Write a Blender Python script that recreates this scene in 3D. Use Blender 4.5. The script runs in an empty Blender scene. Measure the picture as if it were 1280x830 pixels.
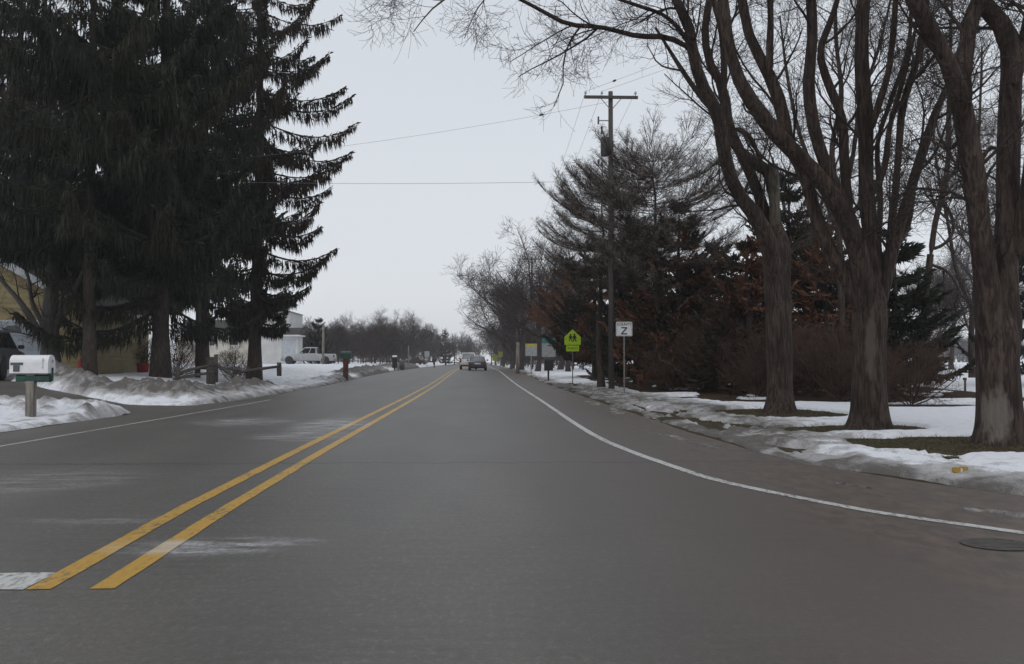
import bpy, math, random
import numpy as np
from mathutils import Vector, Matrix

RAD = math.radians
scene = bpy.context.scene
COL = scene.collection
F, CX, CY, HOR, VPX, H = 1140.0, 640.0, 415.0, 452.0, 597.0, 1.2

# ------------------------------------------------------------------ camera
yaw = math.atan((CX - VPX) / F)
pit = math.atan((HOR - CY) / F)
cam = bpy.data.cameras.new('camera')
cam.sensor_width = 36.0
cam.lens = F / 1280 * 36
cam.clip_start = 0.05
cam.clip_end = 3000
co = bpy.data.objects.new('camera', cam)
COL.objects.link(co)
co.location = (0, 0, H)
co.rotation_euler = (math.pi / 2 + pit, 0, -yaw)
scene.camera = co
_f = np.array([math.sin(yaw) * math.cos(pit), math.cos(yaw) * math.cos(pit), math.sin(pit)])
_r = np.array([math.cos(yaw), -math.sin(yaw), 0])
_u = np.cross(_r, _f)


def at(x, y, Y):
    d = _f + _r * ((x - CX) / F) + _u * ((CY - y) / F)
    return d * (Y / d[1]) + np.array([0, 0, H])


def G(x, y, z=0.0):
    d = _f + _r * ((x - CX) / F) + _u * ((CY - y) / F)
    return d * ((z - H) / d[2]) + np.array([0, 0, H])


# ------------------------------------------------------------------ numeric helpers
def sst(a, b, x):
    t = np.clip((x - a) / (b - a), 0, 1)
    return t * t * (3 - 2 * t)


def vnoise(x, y, s=0):
    x = np.asarray(x, float); y = np.asarray(y, float)
    xi = np.floor(x); yi = np.floor(y)
    fx = x - xi; fy = y - yi
    fx = fx * fx * (3 - 2 * fx); fy = fy * fy * (3 - 2 * fy)

    def h(i, j):
        v = np.sin(i * 127.1 + j * 311.7 + s * 74.7) * 43758.5453
        return v - np.floor(v)
    return (h(xi, yi) * (1 - fx) + h(xi + 1, yi) * fx) * (1 - fy) + (h(xi, yi + 1) * (1 - fx) + h(xi + 1, yi + 1) * fx) * fy


def fbm(x, y, o=4, s=0):
    v = 0; a = .5
    for k in range(o):
        v = v + a * (vnoise(x, y, s + k) - .5) * 2
        x = np.asarray(x) * 2.03 + 5.1; y = np.asarray(y) * 2.03 + 1.7; a *= .5
    return v


def nrm(v):
    return v / np.maximum(np.linalg.norm(v, axis=-1, keepdims=True), 1e-9)


# ------------------------------------------------------------------ materials
def nodes_of(name):
    m = bpy.data.materials.new(name)
    m.use_nodes = True
    nt = m.node_tree
    b = nt.nodes['Principled BSDF']
    return m, nt, b, nt.nodes.new, nt.links.new


def mixc(nt, fac, a, b, mode='MIX'):
    n = nt.nodes.new('ShaderNodeMix'); n.data_type = 'RGBA'; n.blend_type = mode
    for sock, v in ((0, fac), (6, a), (7, b)):
        if hasattr(v, 'links') or isinstance(v, bpy.types.NodeSocket):
            nt.links.new(v, n.inputs[sock])
        elif sock == 0:
            n.inputs[0].default_value = v
        else:
            n.inputs[sock].default_value = (*v, 1)
    return n.outputs[2]


def mth(nt, op, a, b=None, c=None, clamp=False):
    n = nt.nodes.new('ShaderNodeMath'); n.operation = op; n.use_clamp = clamp
    for i, v in enumerate((a, b, c)):
        if v is None:
            continue
        if isinstance(v, bpy.types.NodeSocket):
            nt.links.new(v, n.inputs[i])
        else:
            n.inputs[i].default_value = v
    return n.outputs[0]


def ramp(nt, v, a, b, lo=0., hi=1.):
    n = nt.nodes.new('ShaderNodeMapRange'); n.interpolation_type = 'SMOOTHSTEP'
    nt.links.new(v, n.inputs[0])
    n.inputs[1].default_value = a; n.inputs[2].default_value = b
    n.inputs[3].default_value = lo; n.inputs[4].default_value = hi
    return n.outputs[0]


def coords(nt, scale=(1, 1, 1), kind='Object', rot=(0, 0, 0), loc=(0, 0, 0)):
    t = nt.nodes.new('ShaderNodeTexCoord'); mp = nt.nodes.new('ShaderNodeMapping')
    mp.inputs['Scale'].default_value = scale
    mp.inputs['Rotation'].default_value = rot
    mp.inputs['Location'].default_value = loc
    nt.links.new(t.outputs[kind], mp.inputs[0])
    return mp.outputs[0]


def noise(nt, vec, s, d=4, r=.55, dist=0.):
    n = nt.nodes.new('ShaderNodeTexNoise')
    n.inputs['Scale'].default_value = s; n.inputs['Detail'].default_value = d
    n.inputs['Roughness'].default_value = r; n.inputs['Distortion'].default_value = dist
    nt.links.new(vec, n.inputs['Vector'])
    return n.outputs[0]


def bump(nt, bsdf, h, st=.3, dist=.01):
    n = nt.nodes.new('ShaderNodeBump')
    n.inputs['Strength'].default_value = st; n.inputs['Distance'].default_value = dist
    nt.links.new(h, n.inputs['Height']); nt.links.new(n.outputs[0], bsdf.inputs['Normal'])


def pm(name, c1, c2=None, s=8., rough=.7, stretch=(1, 1, 1), bmp=0., bd=.01, metal=0., lo=.35, hi=.65, spec=.5, attr=None):
    m, nt, b, N, L = nodes_of(name)
    c2 = c2 or tuple(v * .7 for v in c1)
    nz = noise(nt, coords(nt, stretch), s)
    c = mixc(nt, ramp(nt, nz, lo, hi), c1, c2)
    if attr:
        a = N('ShaderNodeAttribute'); a.attribute_name = attr
        c = mixc(nt, 1., c, a.outputs['Color'], 'MULTIPLY')
    L(c, b.inputs['Base Color'])
    b.inputs['Roughness'].default_value = rough
    b.inputs['Metallic'].default_value = metal
    b.inputs['Specular IOR Level'].default_value = spec
    if bmp:
        bump(nt, b, nz, bmp, bd)
    return m


def bark_mat(name, c1, c2, s=1., scars=()):
    m, nt, b, N, L = nodes_of(name)
    v = coords(nt, (22 * s, 22 * s, 2.6 * s))
    n1 = noise(nt, v, 1., 5, .62, .6)
    n2 = noise(nt, coords(nt, (1, 1, .5)), 2.2, 3)
    c = mixc(nt, ramp(nt, n1, .34, .66), c1, c2)
    c = mixc(nt, ramp(nt, n2, .4, .7, 0, .55), c, tuple(x * .6 for x in c2))
    for (p, rr, cc) in scars:                       # pale worn bark: a patch of its own on the trunk
        t = N('ShaderNodeTexCoord'); sub = N('ShaderNodeVectorMath'); sub.operation = 'SUBTRACT'
        L(t.outputs['Object'], sub.inputs[0]); sub.inputs[1].default_value = p
        mul = N('ShaderNodeVectorMath'); mul.operation = 'DIVIDE'
        L(sub.outputs[0], mul.inputs[0]); mul.inputs[1].default_value = rr
        ln = N('ShaderNodeVectorMath'); ln.operation = 'LENGTH'; L(mul.outputs[0], ln.inputs[0])
        nn = noise(nt, coords(nt, (9, 9, 3)), 1., 4, .65)
        d = mth(nt, 'ADD', ln.outputs['Value'], mth(nt, 'MULTIPLY', mth(nt, 'SUBTRACT', nn, .5), 1.6))
        c = mixc(nt, ramp(nt, d, .6, 1.1, .75, 0.), c, cc)
    L(c, b.inputs['Base Color'])
    b.inputs['Roughness'].default_value = .92
    b.inputs['Specular IOR Level'].default_value = .2
    bump(nt, b, n1, 1., .05)
    return m


def foliage_mat(name):
    m, nt, b, N, L = nodes_of(name)
    a = N('ShaderNodeAttribute'); a.attribute_name = 'col'
    L(a.outputs['Color'], b.inputs['Base Color'])
    b.inputs['Roughness'].default_value = .8
    b.inputs['Specular IOR Level'].default_value = .15
    return m


M = {}
M['bark'] = bark_mat('bark_grey_brown', (.10, .074, .062), (.028, .020, .0165), 1., [
    ((7.2, 12.42, .45), (.20, .28, .42), (.20, .18, .155)),
    ((6.93, 15.8, 1.55), (.11, .3, .62), (.13, .11, .095))])
M['shrub'] = pm('shrub_twig', (.085, .052, .038), (.05, .033, .026), 3., .9, spec=.2)
M['signpost'] = pm('sign_post_steel', (.17, .165, .155), (.11, .105, .10), 6., .6)
M['stub'] = bark_mat('bare_wood_stub', (.15, .135, .105), (.075, .064, .05), 1.)
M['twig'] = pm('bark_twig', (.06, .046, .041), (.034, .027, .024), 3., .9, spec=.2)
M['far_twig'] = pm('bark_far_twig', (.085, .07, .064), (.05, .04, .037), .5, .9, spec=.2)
M['con_bark'] = bark_mat('bark_conifer', (.085, .068, .056), (.035, .028, .024), 1.)
M['foliage'] = foliage_mat('needles')
M['pole'] = pm('pole_wood', (.082, .073, .067), (.05, .044, .04), 3., .85, (12, 12, .6), .3)
M['wood'] = pm('weathered_wood', (.26, .235, .20), (.12, .105, .09), 2.2, .85, (5, 5, .7), .4)
M['rail'] = pm('dark_rail_wood', (.085, .073, .064), (.045, .038, .033), 3., .9, (3, 3, 3), .4)
M['redwood'] = pm('red_brown_post', (.15, .06, .045), (.08, .035, .03), 4., .8, (4, 4, .7))
M['galv'] = pm('galvanised_steel', (.33, .33, .33), (.22, .22, .22), 6., .5, metal=.5)
M['signback'] = pm('sign_back_metal', (.36, .37, .39), (.30, .31, .33), 4., .6)
M['steel'] = pm('steel_dark', (.09, .09, .095), (.06, .06, .06), 6., .5, metal=.3)
M['trans'] = pm('transformer_grey', (.13, .132, .135), (.09, .09, .095), 5., .5)
M['porc'] = pm('porcelain', (.5, .5, .5), (.3, .3, .3), 9., .25)
M['wire'] = pm('wire_grey', (.30, .30, .31), (.24, .24, .25), 2., .6)
M['white'] = pm('white_paint', (.72, .72, .73), (.60, .60, .61), 3., .45)
M['mailwhite'] = pm('mailbox_white', (.78, .78, .79), (.66, .66, .66), 5., .4, lo=.45, hi=.8)
M['green'] = pm('green_plastic', (.012, .075, .052), (.008, .045, .034), 5., .4)
M['greenmail'] = pm('mailbox_green', (.025, .10, .07), (.015, .06, .045), 6., .5)
M['black'] = pm('black_paint', (.012, .012, .013), (.008, .008, .008), 6., .5)
M['darkgrey'] = pm('dark_grey_paint', (.10, .105, .115), (.07, .075, .08), 6., .5)
M['glass'] = pm('car_glass', (.018, .02, .022), (.012, .013, .015), 2., .06)
M['palegls'] = pm('rear_glass_pale', (.16, .185, .20), (.10, .12, .13), 2., .08)
M['tyre'] = pm('rubber', (.02, .02, .02), (.03, .029, .027), 6., .85)
M['rim'] = pm('alloy', (.42, .42, .43), (.25, .25, .25), 8., .35, metal=.7)
M['suv'] = pm('suv_paint', (.055, .062, .07), (.075, .078, .08), 2., .32)
M['sedan'] = pm('sedan_paint', (.028, .027, .045), (.04, .038, .05), 2., .3)
M['silver'] = pm('silver_paint', (.40, .41, .42), (.33, .34, .34), 2., .35, metal=.2)
M['carwhite'] = pm('white_car_paint', (.66, .66, .65), (.52, .52, .50), 2., .35)
M['carred'] = pm('red_brown_paint', (.10, .04, .034), (.07, .03, .026), 2., .4)
M['taillight'] = pm('tail_lens', (.32, .012, .012), (.2, .008, .008), 3., .2)
M['headlight'] = pm('head_lens', (.6, .6, .62), (.45, .45, .46), 3., .15)
M['plate'] = pm('plate_white', (.62, .6, .62), (.5, .48, .52), 8., .4)
M['bumper'] = pm('bumper_dark', (.03, .03, .032), (.04, .04, .04), 5., .6)
M['chrome'] = pm('chrome', (.5, .5, .5), (.35, .35, .35), 5., .25, metal=.9)
M['siding'] = pm('yellow_siding', (.27, .22, .105), (.21, .17, .08), 1.2, .75, (1, 1, 3))
M['cream'] = pm('cream_siding', (.56, .53, .46), (.47, .45, .39), 1., .75)
M['whouse'] = pm('white_siding', (.62, .62, .60), (.54, .54, .53), 1., .75)
M['shingle'] = pm('shingles', (.055, .05, .047), (.03, .028, .027), 9., .95, (1, 1, 1), .5, .02)
M['trim'] = pm('trim_paint', (.46, .49, .52), (.38, .41, .44), 3., .6)
M['gdoor'] = pm('garage_door_paint', (.26, .295, .33), (.22, .25, .28), 2., .5)
M['pane'] = pm('window_glass', (.03, .033, .036), (.02, .022, .025), 2., .08)
M['brick'] = pm('brick_red', (.16, .05, .035), (.10, .032, .024), 9., .9, (1, 1, 3), .3)
M['redpl'] = pm('red_plastic', (.42, .025, .02), (.28, .018, .015), 5., .5)
M['boardwhite'] = pm('board_dull_white', (.36, .38, .38), (.28, .30, .30), 5., .6)
M['signwhite'] = pm('sign_white', (.62, .63, .64), (.53, .54, .55), 5., .5)
M['signgreen'] = pm('fluorescent_yellow_green', (.42, .62, .012), (.34, .54, .01), 6., .5)
M['signyellow'] = pm('sign_yellow', (.5, .46, .05), (.4, .36, .04), 6., .5)
M['signdull'] = pm('sign_dull_yellow', (.22, .24, .03), (.17, .19, .025), 6., .6)
M['teal'] = pm('sign_teal', (.05, .22, .2), (.03, .15, .14), 6., .5)
M['orange'] = pm('yellow_packet', (.44, .28, .04), (.30, .18, .025), 40., .5)
M['snowcap'] = pm('snow_cap', (.80, .81, .83), (.7, .71, .73), 12., .8, bmp=.4)
M['iron'] = pm('cast_iron', (.078, .068, .06), (.052, .046, .041), 14., .8, bmp=.4)


def snow_mat():
    m, nt, b, N, L = nodes_of('snow_old')
    a = N('ShaderNodeAttribute'); a.attribute_name = 'dirt'
    v = coords(nt)
    n1 = noise(nt, v, 3.2, 6, .68)
    n2 = noise(nt, v, 38., 3, .6)
    n3 = noise(nt, coords(nt, (3.2, 1., 1)), 1.5, 6, .72, .4)
    d = mth(nt, 'ADD', a.outputs['Fac'], mth(nt, 'MULTIPLY', mth(nt, 'SUBTRACT', n1, .52), 1.1))
    d = mth(nt, 'ADD', d, mth(nt, 'MULTIPLY', mth(nt, 'SUBTRACT', n3, .52), 1.1))
    d = mth(nt, 'ADD', d, mth(nt, 'MULTIPLY', mth(nt, 'SUBTRACT', n2, .5), .45))
    c = mixc(nt, ramp(nt, d, .02, .55), (.80, .81, .845), (.40, .39, .385))
    c = mixc(nt, ramp(nt, d, .5, 1.15), c, (.13, .12, .108))
    gr = noise(nt, v, 75., 2, .6)
    c = mixc(nt, mth(nt, 'MULTIPLY', ramp(nt, gr, .60, .68), ramp(nt, d, -.25, .35, 0., .8)), c, (.09, .08, .07))
    L(c, b.inputs['Base Color'])
    b.inputs['Roughness'].default_value = .8
    b.inputs['Specular IOR Level'].default_value = .2
    bump(nt, b, mth(nt, 'ADD', n1, mth(nt, 'MULTIPLY', n2, .45)), .8, .06)
    return m


def ground_mat():
    m, nt, b, N, L = nodes_of('dead_grass_ground')
    a = N('ShaderNodeAttribute'); a.attribute_name = 'litter'
    v = coords(nt)
    n1 = noise(nt, v, 2.5, 6, .7); n2 = noise(nt, v, 45., 3, .6)
    c = mixc(nt, ramp(nt, n1, .35, .65), (.088, .072, .042), (.05, .042, .024))
    cl = mixc(nt, ramp(nt, n1, .35, .65), (.085, .045, .026), (.04, .026, .018))
    c = mixc(nt, a.outputs['Fac'], c, cl)
    c = mixc(nt, ramp(nt, n2, .35, .7, 0, .6), c, (.028, .023, .016))
    L(c, b.inputs['Base Color'])
    b.inputs['Roughness'].default_value = .95
    b.inputs['Specular IOR Level'].default_value = .1
    bump(nt, b, n2, .6, .03)
    return m


def ell(nt, cx, cy, rx, ry):
    t = nt.nodes.new('ShaderNodeTexCoord'); s = nt.nodes.new('ShaderNodeSeparateXYZ')
    nt.links.new(t.outputs['Object'], s.inputs[0])
    dx = mth(nt, 'DIVIDE', mth(nt, 'SUBTRACT', s.outputs[0], cx), rx)
    dy = mth(nt, 'DIVIDE', mth(nt, 'SUBTRACT', s.outputs[1], cy), ry)
    return mth(nt, 'SQRT', mth(nt, 'ADD', mth(nt, 'MULTIPLY', dx, dx), mth(nt, 'MULTIPLY', dy, dy)))


def road_mat(name='asphalt', lines=None):
    m, nt, b, N, L = nodes_of(name)
    v = coords(nt)
    fine = noise(nt, v, 55., 3, .7)
    streak = noise(nt, coords(nt, (.9, 9., 1)), 1.4, 5, .7)
    blot = noise(nt, coords(nt, (1., .35, 1)), .55, 5, .6)
    c = mixc(nt, ramp(nt, blot, .3, .7), (.064, .056, .047), (.106, .095, .082))
    c = mixc(nt, ramp(nt, streak, .35, .68, 0, .42), c, (.128, .117, .102))
    agg = noise(nt, coords(nt, (1, .6, 1)), 24., 4, .8)
    c = mixc(nt, ramp(nt, fine, .42, .72, 0, .65), c, (.052, .049, .045))
    c = mixc(nt, ramp(nt, agg, .5, .70, 0, .6), c, (.17, .16, .145))
    c = mixc(nt, ramp(nt, agg, .48, .3, 0, .45), c, (.045, .042, .038))
    t = N('ShaderNodeTexCoord'); s = N('ShaderNodeSeparateXYZ'); L(t.outputs['Object'], s.inputs[0])
    X, Y = s.outputs[0], s.outputs[1]
    # muddy brown film on the right part of the crossing and along the shoulder
    mud = noise(nt, coords(nt, (1, .6, 1)), 1.1, 5, .65)
    mx = ramp(nt, mth(nt, 'ADD', X, mth(nt, 'MULTIPLY', mth(nt, 'SUBTRACT', mud, .5), 2.2)), -.6, 2.6, 0, .7)
    c = mixc(nt, mx, c, (.078, .058, .047))
    sh = ramp(nt, mth(nt, 'ADD', X, mth(nt, 'MULTIPLY', mth(nt, 'SUBTRACT', mud, .5), 1.4)), 2.1, 3.2, 0, .8)
    grit = noise(nt, coords(nt, (1, .45, 1)), 7., 5, .75)
    c = mixc(nt, sh, c, mixc(nt, ramp(nt, grit, .36, .64), (.125, .09, .065), (.055, .043, .036)))
    # wheel tracks: slightly darker
    for wx in (-1.0, .75, -3.6, -5.3):
        tr = ramp(nt, mth(nt, 'ABSOLUTE', mth(nt, 'SUBTRACT', X, wx)), .1, .55, .22, 0.)
        c = mixc(nt, tr, c, (.056, .052, .047))
    # white salt dust
    sn = noise(nt, coords(nt, (.8, 3.2, 1), rot=(0, 0, .35)), 1.6, 6, .75)
    for px, py, rx, ry, k in ((306, 527, 1.15, 1.5, 1.1), (412, 531, .8, 2.6, 1.25), (378, 545, .95, 1.1, 1.), (250, 684, .6, .32, 1.), (330, 678, .45, .28, .6), (60, 600, 1.2, 1.2, .4), (110, 650, .7, .3, .35)):
        g = G(px, py)
        e = ell(nt, g[0], g[1], rx, ry)
        f = mth(nt, 'MULTIPLY', mth(nt, 'MULTIPLY', ramp(nt, e, .25, 1.15, 1., 0.), ramp(nt, sn, .42, .66)), ramp(nt, agg, .36, .56, .35, 1.))
        c = mixc(nt, mth(nt, 'MULTIPLY', f, k * .8), c, (.52, .52, .53))
    # transverse sealed crack and a few fine ones
    wob = noise(nt, coords(nt, (1, .2, 1)), 2.6, 4, .7)
    for y0, w, k in ((10.9, .085, .85), (19.4, .06, .5), (33., .1, .45), (6.3, .012, .35), (8.2, .012, .25), (14.3, .03, .4), (25.5, .05, .4), (47., .12, .4)):
        d = mth(nt, 'ABSOLUTE', mth(nt, 'SUBTRACT', mth(nt, 'ADD', Y, mth(nt, 'MULTIPLY', mth(nt, 'SUBTRACT', wob, .5), .5)), y0))
        c = mixc(nt, ramp(nt, d, w * .3, w, k, 0.), c, (.04, .038, .036))
    wx_ = noise(nt, coords(nt, (.2, .5, 1)), 1.3, 5, .7)
    for x0, w, k in ((.3, .012, .22), (-4.5, .02, .4), (2.95, .03, .5)):
        d = mth(nt, 'ABSOLUTE', mth(nt, 'SUBTRACT', mth(nt, 'ADD', X, mth(nt, 'MULTIPLY', mth(nt, 'SUBTRACT', wx_, .5), .5)), x0))
        gap = ramp(nt, blot, .45, .6)
        c = mixc(nt, mth(nt, 'MULTIPLY', gap, ramp(nt, d, w * .3, w, k, 0.)), c, (.042, .04, .038))
    if lines:
        wear = noise(nt, coords(nt, (3, 1, 1)), 9., 5, .75)
        w2 = noise(nt, v, .9, 3, .6)
        f = mth(nt, 'ADD', wear, mth(nt, 'MULTIPLY', mth(nt, 'SUBTRACT', w2, .5), .5))
        c = mixc(nt, ramp(nt, f, lines[2], lines[3], .97, .0), c, mixc(nt, ramp(nt, wear, .3, .7), lines[0], lines[1]))
        for px, py, rx, ry, k in ((205, 684, .5, .3, .8), (440, 532, .6, 1.2, .5)):
            g = G(px, py)
            fz = mth(nt, 'MULTIPLY', ramp(nt, ell(nt, g[0], g[1], rx, ry), .25, 1.1, 1., 0.), ramp(nt, sn, .36, .62))
            c = mixc(nt, mth(nt, 'MULTIPLY', fz, k), c, (.5, .48, .44))
    L(c, b.inputs['Base Color'])
    b.inputs['Specular IOR Level'].default_value = .5
    b.inputs['Roughness'].default_value = .52
    bump(nt, b, fine, .35, .006)
    return m


M['snow'] = snow_mat()
M['ground'] = ground_mat()
M['road'] = road_mat()
M['yellow'] = road_mat('yellow_line_paint', ((.50, .29, .035), (.42, .235, .03), .50, .72))
M['linewhite'] = road_mat('white_line_paint', ((.56, .56, .54), (.44, .44, .42), .47, .70))
M['linefaint'] = road_mat('white_line_paint_worn', ((.40, .39, .36), (.30, .29, .27), .48, .68))


# ------------------------------------------------------------------ mesh building
class MB:
    def __init__(s):
        s.v = []; s.q = []; s.n = 0; s.c = []; s.mi = []

    def add(s, v, faces, col=None, mi=0):
        """faces: an (N,3) or (N,4) int array, or a list of index tuples"""
        v = np.asarray(v, float).reshape(-1, 3)
        if isinstance(faces, np.ndarray):
            s.q.append(faces + s.n); s.mi.append(np.full(len(faces), mi))
        else:
            for f in faces:
                s.q.append(np.array([f]) + s.n); s.mi.append(np.array([mi]))
        s.v.append(v); s.n += len(v)
        if col is not None:
            s.c.append(np.asarray(col, float).reshape(-1, 3))
        return s

    def box(s, lo, hi, rot=None, org=None, mi=0):
        x0, y0, z0 = lo; x1, y1, z1 = hi
        v = np.array([(x0, y0, z0), (x1, y0, z0), (x1, y1, z0), (x0, y1, z0), (x0, y0, z1), (x1, y0, z1), (x1, y1, z1), (x0, y1, z1)], float)
        if rot is not None:
            o = np.array(org if org is not None else (0, 0, 0), float)
            v = (v - o) @ np.array(rot).T + o
        return s.add(v, np.array([(0, 3, 2, 1), (4, 5, 6, 7), (0, 1, 5, 4), (1, 2, 6, 5), (2, 3, 7, 6), (3, 0, 4, 7)]), mi=mi)

    def tube(s, pts, r, S=8, cap=True):
        P = np.asarray(pts, float)[None]
        R = np.broadcast_to(np.asarray(r, float), (P.shape[1],))[None]
        v, f = tubes(P, R, S)
        s.add(v, f)
        if cap:
            K = P.shape[1]
            b = s.n - len(v)
            s.q.append(np.array([[b + S - 1 - i for i in range(S)]])); s.mi.append(np.array([0]))
            s.q.append(np.array([[b + (K - 1) * S + i for i in range(S)]])); s.mi.append(np.array([0]))
        return s

    def prism(s, poly, d, axis=1, mi=0):
        """poly: 2-D outline; axis=1: in XZ extruded over y range d; axis=0: YZ over x; axis=2: XY over z"""
        n = len(poly)
        out = []
        for t in d:
            for a, b in poly:
                out.append((a, t, b) if axis == 1 else (t, a, b) if axis == 0 else (a, b, t))
        f = [tuple(range(n)), tuple(range(2 * n - 1, n - 1, -1))] + [(i, i + n, (i + 1) % n + n, (i + 1) % n) for i in range(n)]
        return s.add(out, f, mi=mi)

    def lathe(s, prof, S=20, org=(0, 0, 0), axis=2, mi=0):
        o = np.array(org, float); V = []
        for r, z in prof:
            for i in range(S):
                a = 2 * math.pi * i / S
                p = (r * math.cos(a), r * math.sin(a), z)
                if axis == 0: p = (p[2], p[0], p[1])
                if axis == 1: p = (p[0], p[2], p[1])
                V.append(p)
        f = []
        for k in range(len(prof) - 1):
            for i in range(S):
                j = (i + 1) % S
                f.append((k * S + i, k * S + j, (k + 1) * S + j, (k + 1) * S + i))
        f.append(tuple(range(S - 1, -1, -1))); f.append(tuple((len(prof) - 1) * S + i for i in range(S)))
        return s.add(np.array(V) + o, f, mi=mi)

    def mesh(s, name, smooth=False):
        me = bpy.data.meshes.new(name)
        V = np.concatenate(s.v).astype(np.float32)
        cnt = np.concatenate([np.full(len(q), q.shape[1], np.int32) for q in s.q])
        idx = np.concatenate([q.reshape(-1) for q in s.q]).astype(np.int32)
        st = np.concatenate([[0], np.cumsum(cnt)[:-1]]).astype(np.int32)
        me.vertices.add(len(V)); me.vertices.foreach_set('co', V.ravel())
        me.loops.add(len(idx)); me.loops.foreach_set('vertex_index', idx)
        me.polygons.add(len(cnt)); me.polygons.foreach_set('loop_start', st); me.polygons.foreach_set('loop_total', cnt)
        me.polygons.foreach_set('material_index', np.concatenate(s.mi).astype(np.int32))
        me.polygons.foreach_set('use_smooth', np.full(len(cnt), bool(smooth)))
        me.update(calc_edges=True)
        me.validate()
        if s.c:
            a = me.attributes.new('col', 'FLOAT_COLOR', 'POINT')
            C = np.concatenate(s.c); C = np.concatenate([C, np.ones((len(C), 1))], 1).astype(np.float32)
            if len(a.data) == len(C):
                a.data.foreach_set('color', C.ravel())
        return me

    def build(s, name, mats, parent=None, smooth=False, loc=None):
        me = s.mesh(name, smooth)
        for m in (mats if isinstance(mats, (list, tuple)) else [mats]):
            me.materials.append(m)
        o = bpy.data.objects.new(name, me); COL.objects.link(o)
        if parent is not None:
            o.parent = parent
        if loc is not None:
            o.location = loc
        return o


def tubes(P, R, S):
    Mn, K, _ = P.shape
    T = nrm(np.gradient(P, axis=1))
    d = np.abs(P[:, -1] - P[:, 0]); ref = np.zeros((Mn, 3)); ref[np.arange(Mn), np.argmin(d, 1)] = 1
    U = nrm(np.cross(T, ref[:, None, :])); W = np.cross(T, U)
    a = 2 * math.pi * np.arange(S) / S
    V = P[:, :, None] + R[:, :, None, None] * (np.cos(a)[None, None, :, None] * U[:, :, None] + np.sin(a)[None, None, :, None] * W[:, :, None])
    m, k, i = np.meshgrid(np.arange(Mn), np.arange(K - 1), np.arange(S), indexing='ij')
    j = (i + 1) % S
    b = m * K * S + k * S
    f = np.stack([b + i, b + j, b + S + j, b + S + i], -1).reshape(-1, 4)
    return V.reshape(-1, 3), f


def tag(o, label=None, cat=None, group=None, kind=None):
    for k, v in (('label', label), ('category', cat), ('group', group), ('kind', kind)):
        if v: o[k] = v
    return o


def empty(name, loc, label, cat, group=None, rz=0.):
    o = bpy.data.objects.new(name, None); COL.objects.link(o)
    o.empty_display_size = .3
    o.location = loc; o.rotation_euler = (0, 0, rz)
    return tag(o, label, cat, group)


def copy_tree(o, parent=None):
    c = o.copy(); COL.objects.link(c)
    if parent is not None: c.parent = parent
    for ch in [x for x in COL.objects if x.parent == o]:
        copy_tree(ch, c)
    return c


# ------------------------------------------------------------------ terrain heights
def roadz(y):
    return .3 * sst(40, 95, np.asarray(y, float))


def gz(x, y):
    x = np.asarray(x, float); y = np.asarray(y, float)
    far = sst(5, 13, y)
    left = .56 * sst(8.6, 15.5, -x) + .7 * sst(20, 120, -x)
    right = .05 * sst(4, 8, x) + .55 * sst(12, 55, x)
    z = roadz(y) - .03 + far * (left + right)
    z = z + far * .035 * fbm(x * .35, y * .35, 3, 4) * sst(3.8, 6, np.abs(x - .0) - np.where(x < 0, 4.2, 0))
    return z


def xr(y):                                   # right edge of the pavement
    y = np.asarray(y, float)
    return np.interp(y, [-40, 1, 3.5, 5, 6.5, 7.95, 9, 10.4, 12, 14.7, 20, 60, 90, 300, 900], [60, 60, 14, 8.2, 5.9, 4.85, 4.4, 3.95, 3.72, 3.6, 3.6, 3.75, 3.9, 3.9, 3.9])


def xl(y):
    y = np.asarray(y, float)
    return np.interp(y, [-40, 1, 4, 7, 10, 14, 22, 27, 30, 40, 60, 93, 300, 900], [-60, -60, -16, -10, -8.6, -8.05, -7.9, -7.6, -7.3, -7.45, -7.9, -8.0, -8.0, -8.0])


DRV = np.array([(-7.0, 23.3), (-10.5, 24.2), (-14, 27.), (-17.5, 31.5), (-20.5, 37), (-21.6, 41.7)])


def seg_dist(x, y, P):
    d = np.full(np.shape(x), 1e9)
    for a, b in zip(P[:-1], P[1:]):
        ab = b - a
        t = np.clip(((x - a[0]) * ab[0] + (y - a[1]) * ab[1]) / (ab @ ab), 0, 1)
        d = np.minimum(d, np.hypot(x - a[0] - t * ab[0], y - a[1] - t * ab[1]))
    return d


def ridge(x, y, P, w, h):
    d = seg_dist(x, y, np.array(P))
    return h * np.exp(-(d / w) ** 2)


LUMPY = None


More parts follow.
